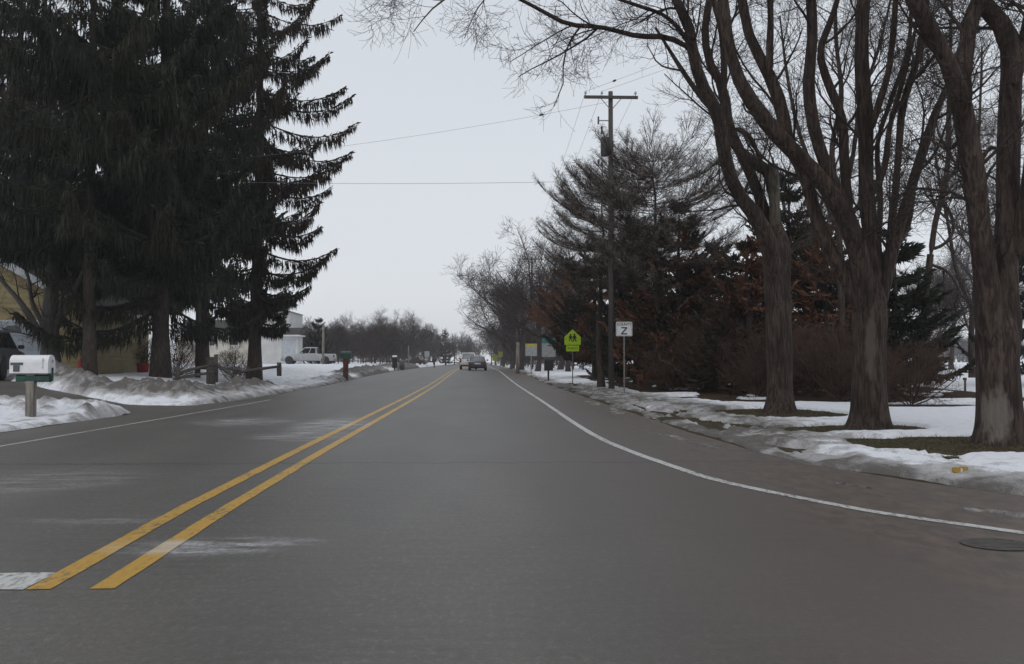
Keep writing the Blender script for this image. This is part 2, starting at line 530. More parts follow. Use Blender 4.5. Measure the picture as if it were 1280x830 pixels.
def snow_t(x, y):
    """snow thickness above the ground (negative: none) and how dirty it is"""
    big = fbm(x * .8, y * .8, 4, 11)
    fin = fbm(x * 3.1, y * 3.1, 4, 21)
    rid = np.abs(fbm(x * 1.7, y * 1.7, 4, 31))
    el = xl(y) - x + .22 * fbm(x * .7, y * .5, 4, 41)          # metres onto the left verge
    er = x - xr(y) + .42 * fbm(x * 1.1, y * .45, 5, 51) - .12 * sst(10, 18, y)
    # --- left
    hi = fbm(x * 6.3, y * 6.3, 3, 25)
    tl = -.15 + .24 * sst(-.05, .45, el)
    dr = seg_dist(x, y, DRV)
    tl = np.minimum(tl, -.15 + .25 * sst(1.3, 2.0, dr + .3 * big))
    pile = ridge(x, y, [(-12.5, 19.6), (-10.2, 19.9), (-8.7, 20.6), (-8.0, 21.0)], 1.0, .34)
    pile = pile + ridge(x, y, [(-12.8, 21.2), (-15, 22.6)], 1.5, .28)
    bank = ridge(x, y, [(-16.5, 35.6), (-13.8, 30.8), (-11.2, 28.2), (-9.6, 27.6)], 1.0, .50)
    bank = bank + ridge(x, y, [(-8.9, 27.9), (-8.8, 33), (-9.2, 39)], .8, .42)
    far = ridge(x, y, [(-8.8, 52), (-8.7, 60)], .8, .22) + ridge(x, y, [(-9.3, 66), (-9.5, 84)], 1.3, .42) + ridge(x, y, [(-9.5, 96), (-9.8, 130)], 1.6, .5)
    lf = sst(0, .5, el) * sst(1.1, 1.9, dr)
    pl = np.minimum(pile * .85 + bank * .9 + far, .5) * (1 + .4 * big) * lf
    tl = tl + pl + pl * .42 * (rid - .25) * 2 + np.clip(pl, 0, .4) * (.36 * fin + .22 * hi) + .02 * fin
    dl = 1.15 * sst(.05, .36, bank + far * .9) * (.6 + rid) + .5 * sst(.08, .3, pile) * (rid * 2.2) + .6 * sst(.9, .1, el) * sst(24, 30, y) + .45 * sst(.55, 0, el) + .12
    dl = dl + .45 * sst(14, 9, -x) * sst(.05, .45, fin)
    # --- right
    tr = -.15 + .195 * sst(-.02, .12, er) + .022 * sst(.1, .6, er) + .02 * big
    bk = ridge(x, y, [(4.9, 17), (5.3, 22), (5.2, 28), (4.8, 36), (4.6, 46)], .9, .03) + ridge(x, y, [(5.6, 8.2), (4.7, 10.4), (4.5, 12), (4.6, 14.5)], .6, .03)
    tr = tr + bk * (1 + .8 * fin + .6 * hi + .6 * (rid - .2)) * sst(0, .5, er)
    dz = ridge(x, y, [(4.5, 13.5), (5.3, 18), (5.5, 22), (5.4, 28), (4.9, 38), (4.6, 48)], 1.05, 1.)
    dirt = 1.15 * dz * (.5 + 1.1 * rid) + .85 * sst(1.1, 0., er) + .5 * fin * sst(3.5, .5, er) + .14 * sst(5, 1, er)
    tr = tr + .026 * dz * (fin + .7 * hi - .1)

    def hole(cx, cy, rx, ry, k=.4, nz=.5):
        d = np.hypot((x - cx) / rx, (y - cy) / ry) + nz * .5 * fbm(x * 1.6, y * 1.6, 4, 61 + int(cx * 7) % 9)
        return k * sst(1.12, .9, d)
    ho = hole(7.5, 12.55, 2.1, 1.45) + hole(9.2, 12.4, 1.9, 1.35) + hole(6.6, 15.85, 1.25, .95) + hole(6.85, 20.6, 1.4, 2.0)
    ho = ho + hole(5.7, 15.2, .7, .28) + hole(6.4, 18.9, .55, .3) + hole(11.6, 23.8, 1.7, 1.1) + hole(5.5, 13.8, .7, .2) + hole(4.9, 17.3, .3, .5)
    lit = sst(6.1, 6.9, x + .5 * big - .02 * np.abs(y - 34)) * sst(25.5, 28, y + .35 * np.abs(x - 6) * .2 + big) * sst(13 + .2 * y, 9 + .18 * y, x) * sst(72, 56, y)
    ho = ho + .5 * lit * sst(.34, .1, fbm(x * .45, y * .45, 3, 77))
    ho = ho + .25 * sst(.02, .34, fbm(x * 1.6, y * .42, 5, 81)) * sst(2.3, .1, er) * sst(9.5, 15, y)
    ho = ho + .09 * sst(.12, .4, fbm(x * .9, y * 1.5, 4, 83)) * sst(.6, 1.2, er) * sst(3.4, 1.8, er) * sst(22, 16, y)
    # thin ragged streaks of ploughed snow left on the shoulder
    thin = -.15 + .168 * sst(-.05, .4, fbm(x * 2.3, y * .5, 4, 91) + .35 * fin) * sst(-1.1, -.25, er) * sst(13, 19, y)
    for (ax, ay, ux, uy, ln, wd) in ((4.1, 7.15, -.61, .79, .85, .10), (3.6, 8.75, -.4, .9, .3, .05), (3.2, 13.6, -.1, 1., 1.9, .12), (3.3, 20.5, .0, 1., 2.6, .18), (3.35, 26, 0., 1., 2., .2)):
        nn_ = math.hypot(ux, uy); ux /= nn_; uy /= nn_
        lo_ = (x - ax) * ux + (y - ay) * uy; la_ = -(x - ax) * uy + (y - ay) * ux
        dd = np.hypot(lo_ / ln, la_ / wd) + 1.3 * fbm(x * 4, y * 1.6, 5, 95)
        thin = np.maximum(thin, -.15 + .166 * sst(1.15, .7, dd))
    tr = np.where(er < .18, np.maximum(tr, thin), tr) - ho
    tr = tr + (.013 * fin + .012 * hi + .006 * fbm(x * 15, y * 9, 2, 29)) * sst(0, .2, er + .3)
    dr_ = dirt + .25 * sst(.06, .2, ho)
    isl = x < -2
    return np.where(isl, tl, tr), np.clip(np.where(isl, dl, dr_), 0, 1.2)


def spacing(a, b, d0, g):
    out = [a]; d = d0
    while out[-1] < b:
        out.append(out[-1] + d); d *= 1 + g
    return np.array(out)


def yrows(a, b, k, dmin):
    out = [a]
    while out[-1] < b:
        out.append(out[-1] + max(dmin, k * out[-1]))
    return np.array(out)


def grid_mesh(name, xs, ys, zf, mat, attr=None, keep=None):
    Xg, Yg = np.meshgrid(xs, ys)
    Z, extra = zf(Xg, Yg)
    nx, ny = len(xs), len(ys)
    V = np.stack([Xg, Yg, Z], -1).reshape(-1, 3)
    i = np.arange(nx * ny).reshape(ny, nx)
    q = np.stack([i[:-1, :-1], i[:-1, 1:], i[1:, 1:], i[1:, :-1]], -1).reshape(-1, 4)
    if keep is not None:
        kv = keep(Xg, Yg, extra).reshape(-1)
        q = q[kv[q].any(1)]
        used = np.zeros(len(V), bool); used[q] = True
        mp = np.cumsum(used) - 1
        q = mp[q]; V = V[used]; ev = extra.reshape(-1, extra.shape[-1])[used]
    else:
        ev = extra.reshape(-1, extra.shape[-1])
    mb = MB().add(V, q)
    o = mb.build(name, mat, smooth=True)
    if attr:
        a = o.data.attributes.new(attr, 'FLOAT', 'POINT')
        a.data.foreach_set('value', ev[:, 0].astype(np.float32))
    return o


# --- ground
def gfun(X, Y):
    z = gz(X, Y)
    inroad = (X > xl(Y) + .15) & (X < xr(Y) - .15)
    z = np.where(inroad, roadz(Y) - .09, z)
    dd = seg_dist(X, Y, DRV)
    z = np.where((dd < 1.9) & (X < -7.5), np.minimum(z, gz(X, Y) - .05), z)
    lit = sst(5.8, 7, X) * sst(24, 29, Y) * sst(80, 60, Y)
    return z, np.stack([lit, lit], -1)


gx = np.concatenate([-spacing(9, 600, .3, .06)[::-1], np.arange(-8.8, -6, .2), np.arange(-6, 3, 1.), np.arange(3, 10, .2), spacing(10, 600, .3, .06)])
gy = np.concatenate([np.arange(-40, 4, 2.), yrows(4, 850, .012, .18)])
ground = grid_mesh('ground', gx, gy, gfun, M['ground'], 'litter')
tag(ground, kind='structure')


# --- road
def strip(fl, fr, ys, nx, dz):
    t = np.linspace(0, 1, nx)
    a = fl(ys)[:, None]; b = fr(ys)[:, None]
    X = a + (b - a) * t[None]; Y = np.broadcast_to(ys[:, None], X.shape)
    Z = roadz(Y) + dz
    i = np.arange(X.size).reshape(X.shape)
    q = np.stack([i[:-1, :-1], i[:-1, 1:], i[1:, 1:], i[1:, :-1]], -1).reshape(-1, 4)
    return np.stack([X, Y, Z], -1).reshape(-1, 3), q


ry = np.concatenate([np.arange(-38, 3, 2.), yrows(3, 840, .02, .25)])
jit = lambda f, s: (lambda y: f(y) + .06 * fbm(y * .9, y * 0 + s, 3, s) * (np.abs(f(y)) < 9))
v, q = strip(jit(xl, 2), jit(xr, 3), ry, 5, 0.)
tag(MB().add(v, q).build('road', M['road']), kind='structure')
# driveway
dp = []
for a, b in zip(DRV[:-1], DRV[1:]):
    for t in np.linspace(0, 1, 8, endpoint=False): dp.append(a + (b - a) * t)
dp.append(DRV[-1]); dp = np.array(dp)
tn = nrm(np.gradient(dp, axis=0)); nn = np.stack([-tn[:, 1], tn[:, 0]], -1)
wd = 1.75 + .7 * np.exp(-np.arange(len(dp)) / 2.5)
dv = []
for s_ in (-1, -.4, .4, 1):
    p = dp + nn * (wd * s_)[:, None]
    zz = np.where(p[:, 0] > -7.9, roadz(p[:, 1]) - .006, np.maximum(gz(p[:, 0], p[:, 1]) + .0, -.006))
    dv.append(np.concatenate([p, zz[:, None]], 1))
dv = np.stack(dv, 1); i = np.arange(dv.shape[0] * 4).reshape(-1, 4)
q = np.stack([i[:-1, :-1], i[:-1, 1:], i[1:, 1:], i[1:, :-1]], -1).reshape(-1, 4)
tag(MB().add(dv.reshape(-1, 3), q).build('driveway', M['road']), kind='structure')


# painted lines
def line(name, pts, w, mat, dz=.004):
    pts = np.array(pts, float)
    d = np.concatenate([[0], np.cumsum(np.hypot(*np.diff(pts, axis=0).T))])
    n = max(8, int(d[-1] / .18)); n = min(n, 900)
    t = np.linspace(0, d[-1], n)
    # smooth (Catmull-like) by dense interpolation and blurring
    P = np.stack([np.interp(t, d, pts[:, 0]), np.interp(t, d, pts[:, 1])], -1)
    for _ in range(3):
        P[1:-1] = .25 * P[:-2] + .5 * P[1:-1] + .25 * P[2:]
    T = nrm(np.gradient(P, axis=0)); Nn = np.stack([-T[:, 1], T[:, 0]], -1)
    rg = np.random.default_rng(5)
    ww = (w / 2) * (1 + .035 * rg.normal(size=(2, n)))
    A = P + Nn * ww[0][:, None]; B = P - Nn * ww[1][:, None]
    V = []
    for p in (A, B):
        V.append(np.concatenate([p, roadz(p[:, 1])[:, None] + dz], 1))
    V = np.concatenate(V); i = np.arange(n - 1)
    q = np.stack([i, i + n, i + n + 1, i + 1], -1)
    return MB().add(V, q).build(name, mat)


def gp(lst):
    return [tuple(G(x, y)[:2]) for x, y in lst]


wl = line('white_edge_line', gp([(1700, 735), (1450, 693), (1280, 666), (1100, 642), (987, 620), (920, 606.5), (882, 597), (800, 569), (760, 553), (738, 541.5), (712, 525), (680, 503)]) + [(2.0, 40), (2.05, 60), (2.1, 90), (2.1, 200)], .115, M['linewhite'])
tag(wl, kind='structure')
tag(line('white_edge_line', [(-6.9, 8.5), (-6.75, 13), (-6.5, 25), (-6.5, 29)], .10, M['linefaint']), kind='structure')
for xx in (-2.40, -2.04):
    tag(line('yellow_centre_line', [(xx + (.06 if xx > -2.3 else .09), 4.93), (xx, 7.5), (xx - .03, 12), (xx, 30), (xx - .1, 60), (xx - .1, 200)], .13, M['yellow']), kind='structure')
sl = MB()
x0, x1 = -7.2, -2.385
n = 24
xs = np.linspace(x0, x1, n)
V = np.concatenate([np.stack([xs, np.full(n, 4.93) + .01 * np.sin(xs * 9), np.full(n, .004)], -1), np.stack([xs, np.full(n, 5.31) + .01 * np.sin(xs * 7), np.full(n, .004)], -1)])
i = np.arange(n - 1)
sl.add(V, np.stack([i, i + 1, i + n + 1, i + n], -1))
tag(sl.build('stop_line', M['linewhite']), kind='structure')


# --- snow
def sfun(X, Y):
    t, d = snow_t(X, Y)
    g = np.where((X > xl(Y)) & (X < xr(Y)), np.maximum(roadz(Y) - .0, gz(X, Y)), gz(X, Y))
    base = np.where((X > xl(Y) + .1) & (X < xr(Y) - .1), roadz(Y), g)
    return base + t, np.stack([d, t], -1)


keep = lambda X, Y, e: e[..., 1] > -.05
sn1 = grid_mesh('snow', np.concatenate([np.arange(2.6, 9.5, .055), spacing(9.5, 220, .07, .045)]), yrows(5.6, 420, .0055, .05), sfun, M['snow'], 'dirt', keep)
tag(sn1, 'old white snow on the right verge, grey with grit beside the road', 'snow', kind='stuff')
sn2 = grid_mesh('snow', np.concatenate([-spacing(13.5, 220, .09, .05)[::-1], np.arange(-13.42, -6.6, .06)]), yrows(12.5, 420, .005, .06), sfun, M['snow'], 'dirt', keep)
tag(sn2, 'old snow and grey ploughed heaps on the left verge and yard', 'snow', kind='stuff')


def top(x, y):
    t, _ = snow_t(np.array([x]), np.array([y]))
    return float(gz(x, y)) + max(0., float(t[0]))


# ------------------------------------------------------------------ trees
def resample(pts, K):
    pts = np.array(pts, float)
    d = np.concatenate([[0], np.cumsum(np.linalg.norm(np.diff(pts[:, :3], axis=0), axis=1))])
    t = np.linspace(0, d[-1], K)
    # Catmull-Rom
    out = np.empty((K, pts.shape[1]))
    m = np.gradient(pts, d, axis=0) if len(pts) > 2 else np.repeat((pts[1:] - pts[:1]) / d[-1], 2, 0)
    for k, tt in enumerate(t):
        i = min(np.searchsorted(d, tt, side='right') - 1, len(pts) - 2)
        h = d[i + 1] - d[i]; s = (tt - d[i]) / h
        out[k] = (2 * s**3 - 3 * s**2 + 1) * pts[i] + (s**3 - 2 * s**2 + s) * h * m[i] + (-2 * s**3 + 3 * s**2) * pts[i + 1] + (s**3 - s**2) * h * m[i + 1]
    return out


def limb(px, Y0, dY=0., K=22, up=None):
    """px: (x, y, width) in picture pixels; the limb runs from depth Y0 to Y0+dY"""
    px = np.array(px, float)
    L = np.concatenate([[0], np.cumsum(np.hypot(*np.diff(px[:, :2], axis=0).T))]); L /= L[-1]
    pts = []
    for (x, y, w), l in zip(px, L):
        Yd = Y0 + dY * l
        p = at(x, y, Yd)
        pts.append((*p, w / 2 / F * Yd))
    r = resample(pts, K)
    return r[:, :3], np.maximum(r[:, 3], .004)


def grow(rng, P, R, n, L, ang=(.5, 1.), up=.2, curl=.05, wob=.12, K=5, ratio=.6, t0=.2, tip=.3, rmax=1., rmin=.004, out=None):
    Mn, Kp, _ = P.shape
    ln = np.linalg.norm(np.diff(P, axis=1), axis=2).sum(1)
    idx = rng.choice(Mn, n, p=ln / ln.sum())
    t = rng.uniform(t0, .985, n)
    f = t * (Kp - 1); i = np.minimum(f.astype(int), Kp - 2); w = (f - i)[:, None]
    pos = P[idx, i] * (1 - w) + P[idx, i + 1] * w
    tan = nrm(P[idx, i + 1] - P[idx, i])
    rad = R[idx, i] * (1 - w[:, 0]) + R[idx, i + 1] * w[:, 0]
    rn = rng.normal(size=(n, 3)); pr = nrm(rn - (rn * tan).sum(1, keepdims=True) * tan)
    a = rng.uniform(*ang, n)[:, None]
    d = tan * np.cos(a) + pr * np.sin(a)
    d[:, 2] += up
    d = nrm(d)
    l = L * rng.uniform(.45, 1.25, n) * (1.1 - .55 * t)
    if out is not None: l = np.minimum(l, ln[idx] * out)
    pts = [pos]; p = pos
    for k in range(K - 1):
        p = p + d * (l / (K - 1))[:, None]
        pts.append(p)
        d = d + rng.normal(size=(n, 3)) * wob
        d[:, 2] += curl
        d = nrm(d)
    r0 = np.clip(rad * ratio * rng.uniform(.7, 1.1, n), rmin, rmax)
    RR = r0[:, None] * np.linspace(1, tip, K)[None]
    RR = np.maximum(RR, rmin * .7)
    return np.stack(pts, 1), RR


def trunk_mesh(mb, px, Y, S=26, K=40, flare=.5, seed=0, dY=0., lobes=6):
    P, R = limb(px, Y, dY, K)
    V, f = tubes(P[None], R[None], S)
    V = V.reshape(K, S, 3)
    ang = np.arange(S) / S * 2 * math.pi
    h = (P[:, 2] - P[0, 2])[:, None]
    rg = np.random.default_rng(seed)
    ph = rg.uniform(0, 6.28, 3)
    lob = .45 * np.cos(lobes * ang + ph[0]) * .5 + .3 * np.cos((lobes - 2) * ang + ph[1])
    fac = 1 + flare * np.exp(-h / .28) * (.35 + .55 * lob[None]) + .035 * np.sin(ang * 9 + h * 2.1 + ph[2]) + .03 * np.sin(ang * 5 - h * 1.3)
    V = P[:, None] + (V - P[:, None]) * fac[..., None]
    mb.add(V.reshape(-1, 3), f)
    return P, R


def bare_crown(mb, rng, P, R, counts, lens, rmin=.004, S=(6, 4, 3, 3), ups=(.18, .12, .08, .05), t0=.15, rmaxs=(.030, .013, .0075, .005), wob=.16, ang=(.5, 1.25)):
    """grow levels of branches and twigs on limbs"""
    for lv, (n, L) in enumerate(zip(counts, lens)):
        src = P if lv == 0 else P2
        rsrc = R if lv == 0 else R2
        P2n, R2n = grow(rng, src, rsrc, n, L, ang, ups[lv], .05, wob, (7, 6, 5, 4)[lv], (.5, .55, .6, .65)[lv], t0 if lv == 0 else .15, .35, rmaxs[lv], rmin)
        v, f = tubes(P2n, R2n, S[lv]); mb.add(v, f)
        P2, R2 = P2n, R2n


KL = 22


def traced_tree(name, trunk, Y, limbs, label, counts, lens, seed, flare=.5, dY=0., group=None, lobes=6, mats=None, rmin=.004, cat='tree', stub=None):
    base = at(trunk[0][0], trunk[0][1], Y)
    root = empty(name, (base[0], base[1], base[2]), label, cat, group)
    inv = Vector((-base[0], -base[1], -base[2]))
    tm = MB()
    trunk_mesh(tm, trunk, Y, flare=flare, seed=seed, lobes=lobes)
    PP, RR = [], []
    ty = [q_[1] for q_ in trunk][::-1]; tx = [q_[0] for q_ in trunk][::-1]
    for lm in limbs:
        pts_ = list(lm[1])
        if pts_[0][1] > trunk[-2][1] - 22 and len(trunk) > 3:
            y_ = pts_[0][1] + 40
            pts_ = [((np.interp(y_, ty, tx) * .75 + pts_[0][0] * .25), y_, pts_[0][2] * .9)] + pts_
        P, R = limb(pts_, Y + lm[0], lm[2], KL)
        # knots and crookedness
        rg = np.random.default_rng(seed * 7 + len(PP))
        P = P + np.cumsum(rg.normal(size=P.shape) * R[:, None] * .05, 0) * np.linspace(0, 1, KL)[:, None]
        R = R * (1 + .05 * np.sin(np.linspace(0, 20, KL) + seed))
        R[0] *= .2
        PP.append(P); RR.append(R)
    PP = np.array(PP); RR = np.array(RR)
    v, f = tubes(PP, RR, 14)
    tm.add(v, f)
    mats = mats or (M['bark'], M['twig'])
    t = tm.build('trunk', mats[0], smooth=True)
    rng = np.random.default_rng(seed)
    cm = MB()
    bare_crown(cm, rng, PP, RR, counts, lens, rmin)
    c = cm.build('crown', mats[1], smooth=False)
    kids = [t, c]
    if stub:
        Ps, Rs = limb(stub, Y - .06, -.05, 14)
        Rs = Rs * (1 + .06 * np.sin(np.arange(14) * 1.9))
        kids.append(MB().tube(Ps, Rs, 12).build('snapped_limb', M['stub'], None, True))
    for o in kids:
        o.parent = root; o.matrix_parent_inverse = Matrix.Translation(inv)
    return root


def ext(pts, dx, dy, w, n=1):
    """carry a limb on beyond the top of the frame"""
    x, y, _ = pts[-1]
    return pts + [(x + dx, y + dy, w)]


# tree nearest the road sign (first of the three big bare trees)
T1 = [(0, ext([(969, 338, 24), (961, 305, 22), (945, 270, 20), (923, 241, 18), (907, 193, 17), (899, 144, 16), (880, 106, 16), (870, 72, 15), (863, 29, 13), (849, 0, 11)], -40, -110, 5), -1.5),
      (0, ext([(966, 320, 16), (960, 282, 15), (946, 236, 14), (925, 190, 14), (911, 159, 14), (904, 111, 12), (887, 77, 11), (882, 50, 10), (888, 0, 9)], 25, -120, 4), .8),
      (0, [(868, 74, 8), (862, 62, 7), (838, 48, 7), (797, 45, 6.5), (752, 34, 6), (707, 29, 5.5), (680, 15, 5), (652, 0, 4.5), (610, -14, 4), (570, -8, 3), (540, 12, 2), (517, 40, 1.2)], -3.5),
      (0, [(872, 70, 7), (859, 51, 6), (845, 32, 5.5), (831, 20, 5), (800, 8, 4.5), (760, -6, 4), (700, -40, 2)], -2.),
      (0, [(866, 40, 8), (855, 20, 7), (846, -10, 6), (820, -70, 3)], -1.),
      (0, ext([(966, 250, 14), (960, 215, 15), (938, 200, 14), (916, 178, 12), (903, 150, 10), (880, 125, 8)], -60, -90, 3), .8),
      (0, [(985, 312, 12), (1010, 303, 10), (1032, 289, 9), (1049, 279, 8), (1075, 255, 6), (1095, 225, 4)], 1.),
      (0, ext([(904, 120, 9), (905, 80, 8), (900, 30, 8), (892, 0, 7)], -10, -120, 3), -.6),
      (0, [(920, 160, 7), (936, 170, 6), (945, 185, 5), (948, 200, 4), (938, 215, 3)], .8)]
traced_tree('bare_tree', [(975, 519, 41), (975, 505, 35), (974, 430, 32), (972, 350, 32), (970, 305, 33), (968, 285, 22), (967, 262, 6)], 21., T1,
            'tall grey trunked bare tree with a pale snapped stub, leaning over the road', stub=[(968, 300, 14), (968, 250, 14), (967, 215, 13.5), (967, 205, 11)], counts=(60, 430, 2300, 5600), lens=(2.3, 1.3, .75, .45), seed=11, flare=.42)

T2 = [(0, ext([(1082, 385, 26), (1075, 327, 24), (1051, 262, 23), (1027, 226, 22), (989, 188, 20), (950, 144, 19), (921, 96, 17), (911, 63, 15), (902, 0, 14)], -20, -140, 5), -1.),
      (0, ext([(1078, 388, 22), (1061, 352, 19), (1038, 315, 18), (1020, 270, 17), (1005, 217, 16), (984, 178, 16), (979, 144, 16), (960, 91, 15), (938, 48, 13), (928, 0, 12)], -15, -150, 4), .5),
      (0, ext([(962, 95, 10), (962, 60, 9), (963, 25, 8), (962, 0, 8)], 5, -140, 3), .6),
      (0, ext([(1086, 372, 20), (1075, 308, 17), (1061, 270, 17), (1032, 207, 16), (1017, 159, 15), (1010, 106, 15), (1015, 48, 14), (1013, 0, 13)], -10, -150, 5), -.8),
      (0, ext([(1064, 275, 11), (1056, 212, 12), (1051, 144, 12), (1032, 96, 11), (1025, 70, 9), (1040, 20, 8), (1046, 0, 7)], 8, -130, 3), 1.),
      (0, ext([(1092, 380, 24), (1092, 313, 21), (1085, 260, 20), (1082, 144, 19), (1078, 72, 18), (1080, 0, 17)], 0, -170, 6), 0.3),
      (0, ext([(1086, 170, 9), (1100, 125, 9), (1109, 96, 8), (1114, 63, 8), (1119, 0, 7)], 8, -120, 3), -.7),
      (0, ext([(1098, 385, 19), (1109, 337, 17), (1128, 270, 14), (1152, 193, 12), (1168, 145, 10), (1185, 105, 8)], 45, -160, 3), .6),
      (0, ext([(1106, 350, 10), (1114, 289, 10), (1123, 193, 9), (1128, 135, 9), (1147, 72, 8), (1157, 0, 7)], 15, -130, 3), -1.),
      (0, ext([(1100, 300, 7), (1100, 240, 7), (1097, 180, 6), (1112, 130, 6), (1135, 60, 5), (1140, 0, 5)], 10, -90, 2), 1.2),
      (0, ext([(1112, 320, 8), (1132, 290, 7), (1143, 230, 7), (1160, 170, 6)], 50, -120, 3), 1.8),
      (0, ext([(1088, 250, 8), (1104, 215, 8), (1112, 160, 7), (1130, 95, 6), (1140, 55, 5)], 30, -130, 2), -1.4)]
traced_tree('bare_tree', [(1087, 539, 54), (1087, 520, 46), (1086, 490, 42), (1087, 430, 41), (1088, 395, 42), (1089, 370, 34), (1090, 335, 8)], 16.1, T2,
            'bare tree with many upright limbs fanning out low, middle of the big three', (56, 400, 2200, 5600), (1.9, 1.1, .65, .4), 23, .45)

T3 = [(0, ext([(1240, 420, 36), (1234, 366, 31), (1225, 299, 28), (1217, 231, 27), (1205, 159, 26), (1196, 118, 26), (1181, 77, 21), (1157, 34, 20), (1138, 0, 19)], -60, -150, 8), -1.2),
      (0, ext([(1200, 130, 20), (1203, 95, 20), (1208, 60, 20), (1212, 30, 20), (1224, 0, 19)], 18, -170, 8), .4),
      (0, ext([(1258, 425, 36), (1256, 366, 31), (1259, 289, 29), (1262, 193, 27), (1264, 110, 27), (1265, 62, 27), (1253, 30, 24), (1236, 10, 22), (1222, -8, 20)], -35, -160, 8), .3),
      (0, ext([(1266, 105, 18), (1278, 60, 17), (1286, 20, 15)], 20, -150, 6), .9),
      (0, [(1192, 112, 15), (1190, 103, 13), (1189, 97, 10)], -.3),
      (0, ext([(1270, 330, 18), (1282, 250, 17), (1294, 150, 15), (1300, 60, 13)], 15, -150, 5), -.8),
      (0, [(1206, 165, 6), (1188, 185, 5), (1172, 180, 4.5), (1160, 172, 4), (1140, 176, 2)], 1.2),
      (0, [(1226, 200, 6), (1240, 185, 5), (1250, 188, 4.5), (1259, 196, 4)], .6)]
traced_tree('bare_tree', [(1250, 561, 64), (1250, 540, 56), (1249, 500, 51), (1247, 455, 50), (1247, 415, 50), (1247, 392, 34), (1246, 372, 6)], 12.7, T3,
            'nearest bare tree with two thick stems and a pale scar low on its trunk', (34, 260, 1400, 3200), (1.7, 1.0, .55, .35), 37, .5, lobes=5)

# crooked slender tree and two more bare trees behind the big three
traced_tree('crooked_tree', [(1150, 478, 9), (1153, 420, 8), (1158, 360, 8), (1163, 318, 8)], 31., [
    (0, ext([(1163, 322, 8), (1169, 279, 7), (1180, 235, 7), (1185, 200, 6.5), (1186, 144, 6)], 3, -120, 3), .6),
    (0, [(1165, 312, 5), (1180, 305, 4), (1191, 290, 4), (1189, 268, 3.5), (1180, 255, 3), (1176, 240, 2)], -.4),
    (0, [(1161, 330, 4.5), (1182, 338, 3.5), (1198, 362, 3), (1194, 385, 3), (1200, 398, 2)], -.8),
    (0, [(1184, 225, 4), (1192, 215, 3.5), (1200, 190, 3), (1204, 170, 2)], .5)],
    'slim crooked bare tree with a twisted side branch behind the fanning tree', (50, 320, 1200, 1800), (1.9, 1.1, .7, .5), 41, .3)
traced_tree('bare_tree', [(1052, 480, 9), (1053, 420, 8), (1050, 330, 8), (1048, 250, 7)], 30., [
    (0, ext([(1048, 255, 8), (1040, 190, 7), (1052, 120, 6), (1046, 50, 5)], 0, -90, 3), .8),
    (0, ext([(1049, 270, 6), (1065, 200, 6), (1076, 130, 5), (1098, 60, 4)], 20, -80, 2), -.8),
    (0, ext([(1050, 300, 6), (1028, 240, 5), (1000, 170, 5), (985, 100, 4)], -10, -80, 2), 1.2)],
    'thin bare tree rising between the stubbed tree and the fanning tree', (44, 330, 1500, 2400), (2.8, 1.5, .9, .6), 43, .3)
traced_tree('bare_tree', [(1215, 472, 8), (1214, 430, 7), (1216, 380, 7)], 44., [
    (0, ext([(1216, 384, 7), (1222, 320, 6), (1214, 250, 5), (1222, 180, 4)], 5, -120, 2), .8),
    (0, ext([(1216, 390, 5), (1196, 340, 5), (1185, 280, 4), (1170, 200, 3)], -5, -60, 2), -1.),
    (0, ext([(1215, 400, 5), (1236, 350, 5), (1244, 290, 4), (1250, 220, 3)], 8, -60, 2), 1.2)],
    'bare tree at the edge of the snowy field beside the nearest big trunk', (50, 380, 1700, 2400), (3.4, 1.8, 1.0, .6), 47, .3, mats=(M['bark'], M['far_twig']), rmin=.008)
# bare tree in front of the garage
traced_tree('bare_tree', [(64, 462, 25), (63, 440, 21), (63, 400, 20), (64, 360, 16)], 38., [
    (0, ext([(64, 365, 15), (64, 330, 14), (62, 250, 12), (60, 150, 10), (58, 60, 8), (56, 0, 6)], -4, -90, 3), .8),
    (0, [(60, 428, 10), (52, 418, 8), (34, 391, 7), (20, 372, 6), (7, 358, 5), (-15, 330, 3)], -1.),
    (0, [(60, 420, 8), (50, 398, 6), (40, 378, 5), (36, 350, 4), (26, 320, 3)], 1.),
    (0, [(67, 418, 8), (76, 392, 7), (88, 371, 6), (101, 347, 5), (112, 320, 3)], -.6),
    (0, [(63, 300, 6), (48, 270, 5), (36, 250, 4), (20, 255, 2.5)], -.8),
    (0, [(62, 210, 6), (78, 170, 5), (96, 140, 4), (110, 90, 2)], -.8)],
    'grey bare tree with low forking limbs in front of the garage', (60, 360, 1100, 1200), (2.2, 1.2, .8, .5), 53, .35, mats=(M['pole'], M['twig']))


